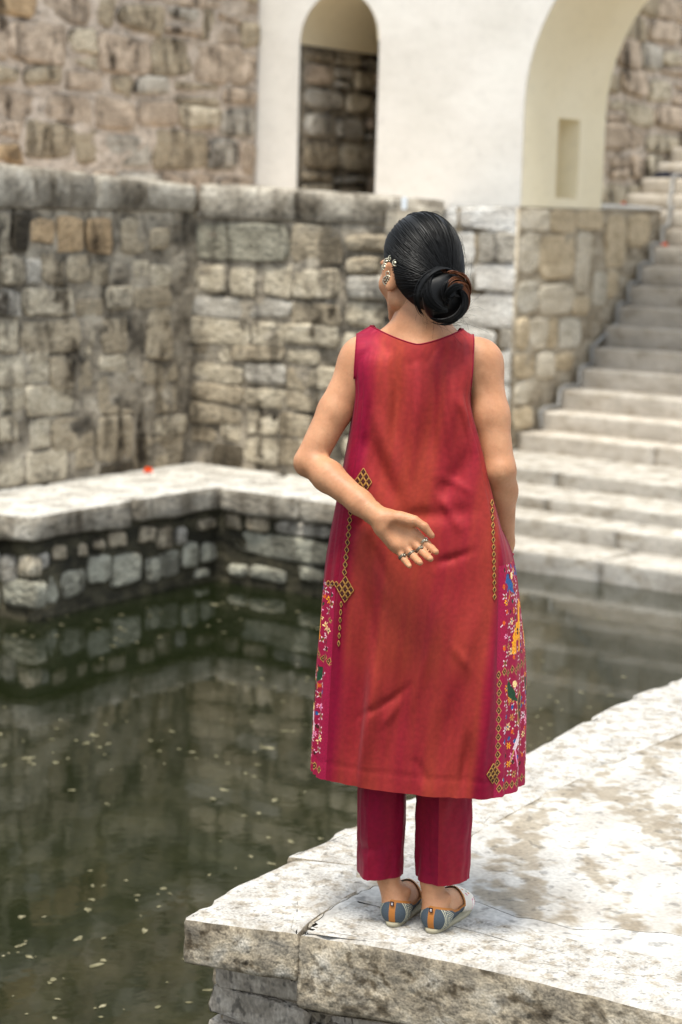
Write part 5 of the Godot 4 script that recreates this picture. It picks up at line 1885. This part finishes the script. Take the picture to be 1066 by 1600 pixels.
# ---------------------------------------------------------------- trousers
func trousers(w: Node3D, at: Transform3D) -> void:
	for side in 2:
		var s := Shape.new()
		var n := 72
		var rows := 60
		for i in rows + 1:
			var y := lerpf(0.112, 0.62, float(i) / rows)
			var f := float(i) / rows
			var c: Vector2
			var a: float
			if side == 0:
				c = Vector2(lerpf(0.1135, 0.108, f), lerpf(-4.27, -4.285, f))
				a = lerpf(0.0535, 0.062, f)
			else:
				c = Vector2(lerpf(0.258, 0.25, f), lerpf(-4.25, -4.275, f))
				a = lerpf(0.063, 0.066, f)
			var b := lerpf(0.074, 0.085, f)
			var turn := 0.42 if side == 0 else 0.20
			for j in n + 1:
				var th := TAU * j / n
				# pressed crease at the back and the front
				var q := Vector2(sin(th), cos(th))
				var p := Vector2(q.x * a, b * (0.5 * q.y + 0.5 * signf(q.y) * (1.0 - absf(q.x))))
				var fold := lump.get_noise_3d(sin(th) * 14.0, y * 38.0, cos(th) * 14.0 + side * 40.0) * 0.006 + lump.get_noise_3d(sin(th) * 30, y * 130.0, side * 40.0 + 9.0 + cos(th) * 8.0) * 0.002
				fold -= 0.005 * exp(-pow((y - 0.185 - 0.18 * p.x) / 0.010, 2.0)) * (1.0 if side == 0 else 0.25) * maxf(0.0, q.y)
				p *= 1.0 + fold / 0.06
				p = p.rotated(turn)
				var yy := y
				s.v.append(off_skin(Vector3(c.x + p.x, yy, c.y + p.y), true) if yy < 0.35 else Vector3(c.x + p.x, yy, c.y + p.y))
				s.uv.append(Vector2(th * 0.06 + side * 0.5, -y))
			if i > 0:
				for j in n:
					var k := (i - 1) * (n + 1) + j
					var l := k + n + 1
					s.f.append_array([k, l, l + 1, k, l + 1, k + 1])
		turn_out(s, Vector3(0.11 if side == 0 else 0.258, 0, -4.27))
		# turned-in hem
		var o := s.v.size()
		for r in 2:
			for j in n + 1:
				var q := s.v[j]
				var cc := Vector3(0.1135 if side == 0 else 0.258, q.y, -4.27 if side == 0 else -4.25)
				s.v.append(cc + (q - cc) * (1.0 if r == 0 else 0.96) + Vector3(0, 0.0 if r == 0 else 0.02, 0))
				s.uv.append(s.uv[j])
		for j in n:
			var k := o + j
			var l := o + n + 1 + j
			s.f.append_array([k, l + 1, l, k, k + 1, l + 1])
		obj("trouser_leg", build(s.v, s.f, s.uv), M.trouser, w, at)

# ---------------------------------------------------------------- shoes
func shoes(w: Node3D, at: Transform3D) -> void:
	var blue := mat(Color.WHITE, 0.7)
	var im := Image.create(256, 128, false, Image.FORMAT_RGB8)
	var n := noise_bytes(151, 0.15, 2, 256)
	for y in 128:
		for x in 256:
			var k := 0.88 + 0.24 * n[y * 256 + x] / 255.0
			var c := Color8(66, 76, 84)
			# stitched nested triangles on the flank
			var px := (x - 118.0) / 128.0
			var py := (y - 70.0) / 64.0
			var tri := maxf(absf(py) * 0.9 + px * 1.1, -px * 1.6)
			if x > 62 and x < 230 and tri < 0.62 and fmod(tri + 0.02, 0.13) < 0.045:
				c = Color8(206, 200, 170)
			im.set_pixel(x, y, Color(c.r * k, c.g * k, c.b * k))
	blue.albedo_texture = ImageTexture.create_from_image(im)
	blue.texture_repeat = false
	var tan_ := mat(Color8(166, 104, 44), 0.65)
	var sole_m := mat(Color8(158, 150, 126), 0.85)
	var vm := mat(Color.WHITE, 0.75)
	var vi := Image.create(128, 128, false, Image.FORMAT_RGB8)
	rng.seed = 77
	vi.fill(Color8(222, 214, 200))
	for k in 130:
		var c: Color = [Color8(200, 40, 110), Color8(40, 120, 70), Color8(222, 200, 150), Color8(240, 236, 226), Color8(210, 120, 40)][k % 5]
		var x := rng.randi() % 118
		var y := rng.randi() % 118
		vi.fill_rect(Rect2i(x, y, 4 + rng.randi() % 6, 3 + rng.randi() % 4), c)
	vm.albedo_texture = ImageTexture.create_from_image(vi)
	for i in 2:
		var heel := Vector3(0.143, 0, -4.209) if i == 0 else Vector3(0.231, 0, -4.176)
		var d := (Vector3(0.063, 0, -0.208) if i == 0 else Vector3(0.088, 0, -0.206)).normalized()
		var side := Vector3(-d.z, 0, d.x)
		var F := Field.new(heel + Vector3(-0.08, -0.01, -0.27), heel + Vector3(0.17, 0.10, 0.03), 0.0028)
		foot(F, heel, d, 0.0035)
		var s := Shape.new()
		F.nets(s)
		var local := PackedVector3Array()
		for q in s.v:
			var r := q - heel
			local.append(Vector3(r.dot(d), r.y, r.dot(side)))
			s.uv.append(Vector2.ZERO)
		# the top line: high at the heel, low at the waist of the foot, the vamp closed over the toes
		var top := PackedFloat32Array()
		for q in local:
			var line := 0.066 - 0.024 * clampf(q.x / 0.075, 0, 1) - 0.010 * clampf((q.x - 0.05) / 0.05, 0, 1)
			var open := 0.150 - 0.5 * absf(q.z) - q.x
			top.append(maxf(line - q.y, -open) if q.x > 0.05 else line - q.y)
		for k in local.size():
			var q := local[k]
			s.uv[k] = Vector2(clampf(pow(maxf(q.x + 0.004, 0.0) / 0.125, 0.6), 0, 1), clampf(1.0 - q.y / 0.066, 0, 1)) if q.x < 0.135 else Vector2(q.z * 12.0 + 0.5, q.x * 12.0)
		var lines := []
		for k in s.v.size():
			lines.append(Vector4(top[k], local[k].x, local[k].z, local[k].y))
		var pieces := {"upper": [], "trim": [], "vamp": [], "strap": []}
		var gu := PackedFloat32Array()
		var gt := PackedFloat32Array()
		var gv := PackedFloat32Array()
		var gs := PackedFloat32Array()
		for k in s.v.size():
			var l: Vector4 = lines[k]
			var low := l.w - 0.010
			var edge := 0.0055
			var strap := minf(0.0075 - absf(l.z), 0.03 - l.y)
			gt.append(minf(minf(l.x, edge - l.x), low))
			gs.append(minf(minf(strap, l.x - edge), low))
			gv.append(minf(minf(l.x - edge, l.y - 0.135), low))
			gu.append(minf(minf(minf(l.x - edge, 0.135 - l.y), -strap), low))
		var shoe := obj("shoe", build_clip(s, gu), blue, w, at)
		obj("vamp", build_clip(s, gv), vm, shoe)
		obj("edge_trim", build_clip(s, gt), tan_, shoe)
		obj("heel_strap", build_clip(s, gs), tan_, shoe)
		# sole
		var so := Shape.new()
		var m := 40
		for row in [[0.0005, -0.003], [0.0015, -0.0005], [0.007, 0.001], [0.0115, -0.001]]:
			for k in m:
				var a := TAU * k / m
				var along := 0.1165 + cos(a) * 0.1165
				var wide := 0.030 + 0.012 * smoothstep(0.06, 0.16, along)
				var q := Vector2(along - 0.003, sin(a) * wide * pow(absf(sin(a)), -0.25) if absf(sin(a)) > 0.01 else 0.0)
				var g := q - Vector2(0.115, 0)
				q += g.normalized() * float(row[1])
				so.v.append(heel + d * q.x + side * q.y + Vector3(0, row[0], 0))
		for r in 3:
			so.ring_faces(r * m, (r + 1) * m, m)
		so.cap(0, m, heel + d * 0.115 + Vector3(0, 0.0005, 0), false)
		so.cap(3 * m, m, heel + d * 0.115 + Vector3(0, 0.0125, 0), true)
		turn_out(so, heel + d * 0.115)
		obj("sole", build(so.v, so.f), sole_m, shoe)
		# small dark tab with white marks at the top of the strap
		var tb := Shape.new()
		tb.box(Vector3(-0.0042, -0.005, 0.0), Vector3(0.0042, 0.006, 0.0012))
		var tab_at := heel + Vector3(0, 0.057, 0) - d * 0.002
		var tab := obj("tab", build(tb.v, tb.f, PackedVector2Array(), true), mat(Color8(50, 26, 28), 0.8), shoe, Transform3D(Basis(-side, Vector3.UP, -d).orthonormalized(), tab_at))
		var tm := Shape.new()
		for k in 2:
			tm.box(Vector3(-0.0018, -0.002 + k * 0.0032, 0.0012), Vector3(0.0018, 0.0 + k * 0.0032, 0.0016))
		obj("tab_mark", build(tm.v, tm.f, PackedVector2Array(), true), mat(Color8(220, 214, 214), 0.8), shoe, tab.transform)

func build_clip(s: Shape, g: PackedFloat32Array) -> ArrayMesh:
	var c := clip(s, g)
	return build(c.v, c.f, c.uv)

# ---------------------------------------------------------------- jewellery
func hoop(s: Shape, c: Vector3, axis: Vector3, r: float, thick: float, from := 0.0, to := TAU) -> void:
	var x := axis.cross(Vector3(0.3, 0.9, 0.2)).normalized()
	var y := axis.cross(x).normalized()
	var p := PackedVector3Array()
	for k in 25:
		var a := lerpf(from, to, k / 24.0)
		p.append(c + (x * cos(a) + y * sin(a)) * r)
	s.tube(p, PackedFloat32Array([thick]), 6)

func bead(s: Shape, c: Vector3, r: Vector3) -> void:
	var o := s.v.size()
	for i in 7:
		for j in 10:
			var t := PI * i / 6
			var a := TAU * j / 10
			s.v.append(c + Vector3(sin(t) * cos(a), cos(t), sin(t) * sin(a)) * r)
		if i > 0:
			s.ring_faces(o + (i - 1) * 10, o + i * 10, 10)

func jewellery(w: Node3D, at: Transform3D) -> void:
	# rings on four fingers
	for i in 4:
		var l: Array = finger_joints[i]
		var d: Vector3 = (l[1] - l[0]).normalized()
		var s := Shape.new()
		var c: Vector3 = l[0].lerp(l[1], 0.72)
		for k in 3:
			hoop(s, c + d * (k - 1) * 0.0017, d, 0.0098 - 0.0004 * i, 0.0012)
		if i != 2:
			bead(s, c - d.cross(Vector3(0, 0, 1)).normalized() * 0.0 + Vector3(0.004, -0.002, 0.0) + d.cross(Vector3.RIGHT).normalized() * 0.0105, Vector3(0.0034, 0.0034, 0.0034))
		obj("ring", build(s.v, s.f), M.dark_silver if i != 0 else M.silver, w, at)
	# ear cuff and earring on her left ear
	var P := func(x: float, y: float, z: float) -> Vector3: return HEAD * Vector3(x, y, z)
	var e := Shape.new()
	for q in [Vector3(-0.083, 0.024, -0.004), Vector3(-0.080, 0.031, 0.008), Vector3(-0.082, 0.021, 0.028), Vector3(-0.087, 0.012, -0.006)]:
		var c: Vector3 = P.call(q.x, q.y, q.z)
		hoop(e, c, HEAD.basis * Vector3(-0.8, 0.1, 0.6).normalized(), 0.0065, 0.0016)
		bead(e, c, Vector3(0.0042, 0.0042, 0.0042))
	obj("ear_cuff", build(e.v, e.f), M.silver, w, at)
	var g := Shape.new()
	var c2: Vector3 = P.call(-0.086, -0.018, 0.004)
	hoop(g, c2, HEAD.basis * Vector3(-0.75, 0.0, 0.66).normalized(), 0.0105, 0.0014)
	hoop(g, c2 + Vector3(0, 0.016, 0), HEAD.basis * Vector3(-0.75, 0.0, 0.66).normalized(), 0.0045, 0.0011)
	obj("earring", build(g.v, g.f), M.silver, w, at)
	var f := Shape.new()
	for k in 7:
		var a := TAU * k / 6
		bead(f, c2 + HEAD.basis * (Vector3(0.66 * cos(a), sin(a), 0.75 * cos(a)) * (0.0055 if k < 6 else 0.0)), Vector3(0.003, 0.003, 0.003))
	obj("earring", build(f.v, f.f), M.dark_silver, w, at)
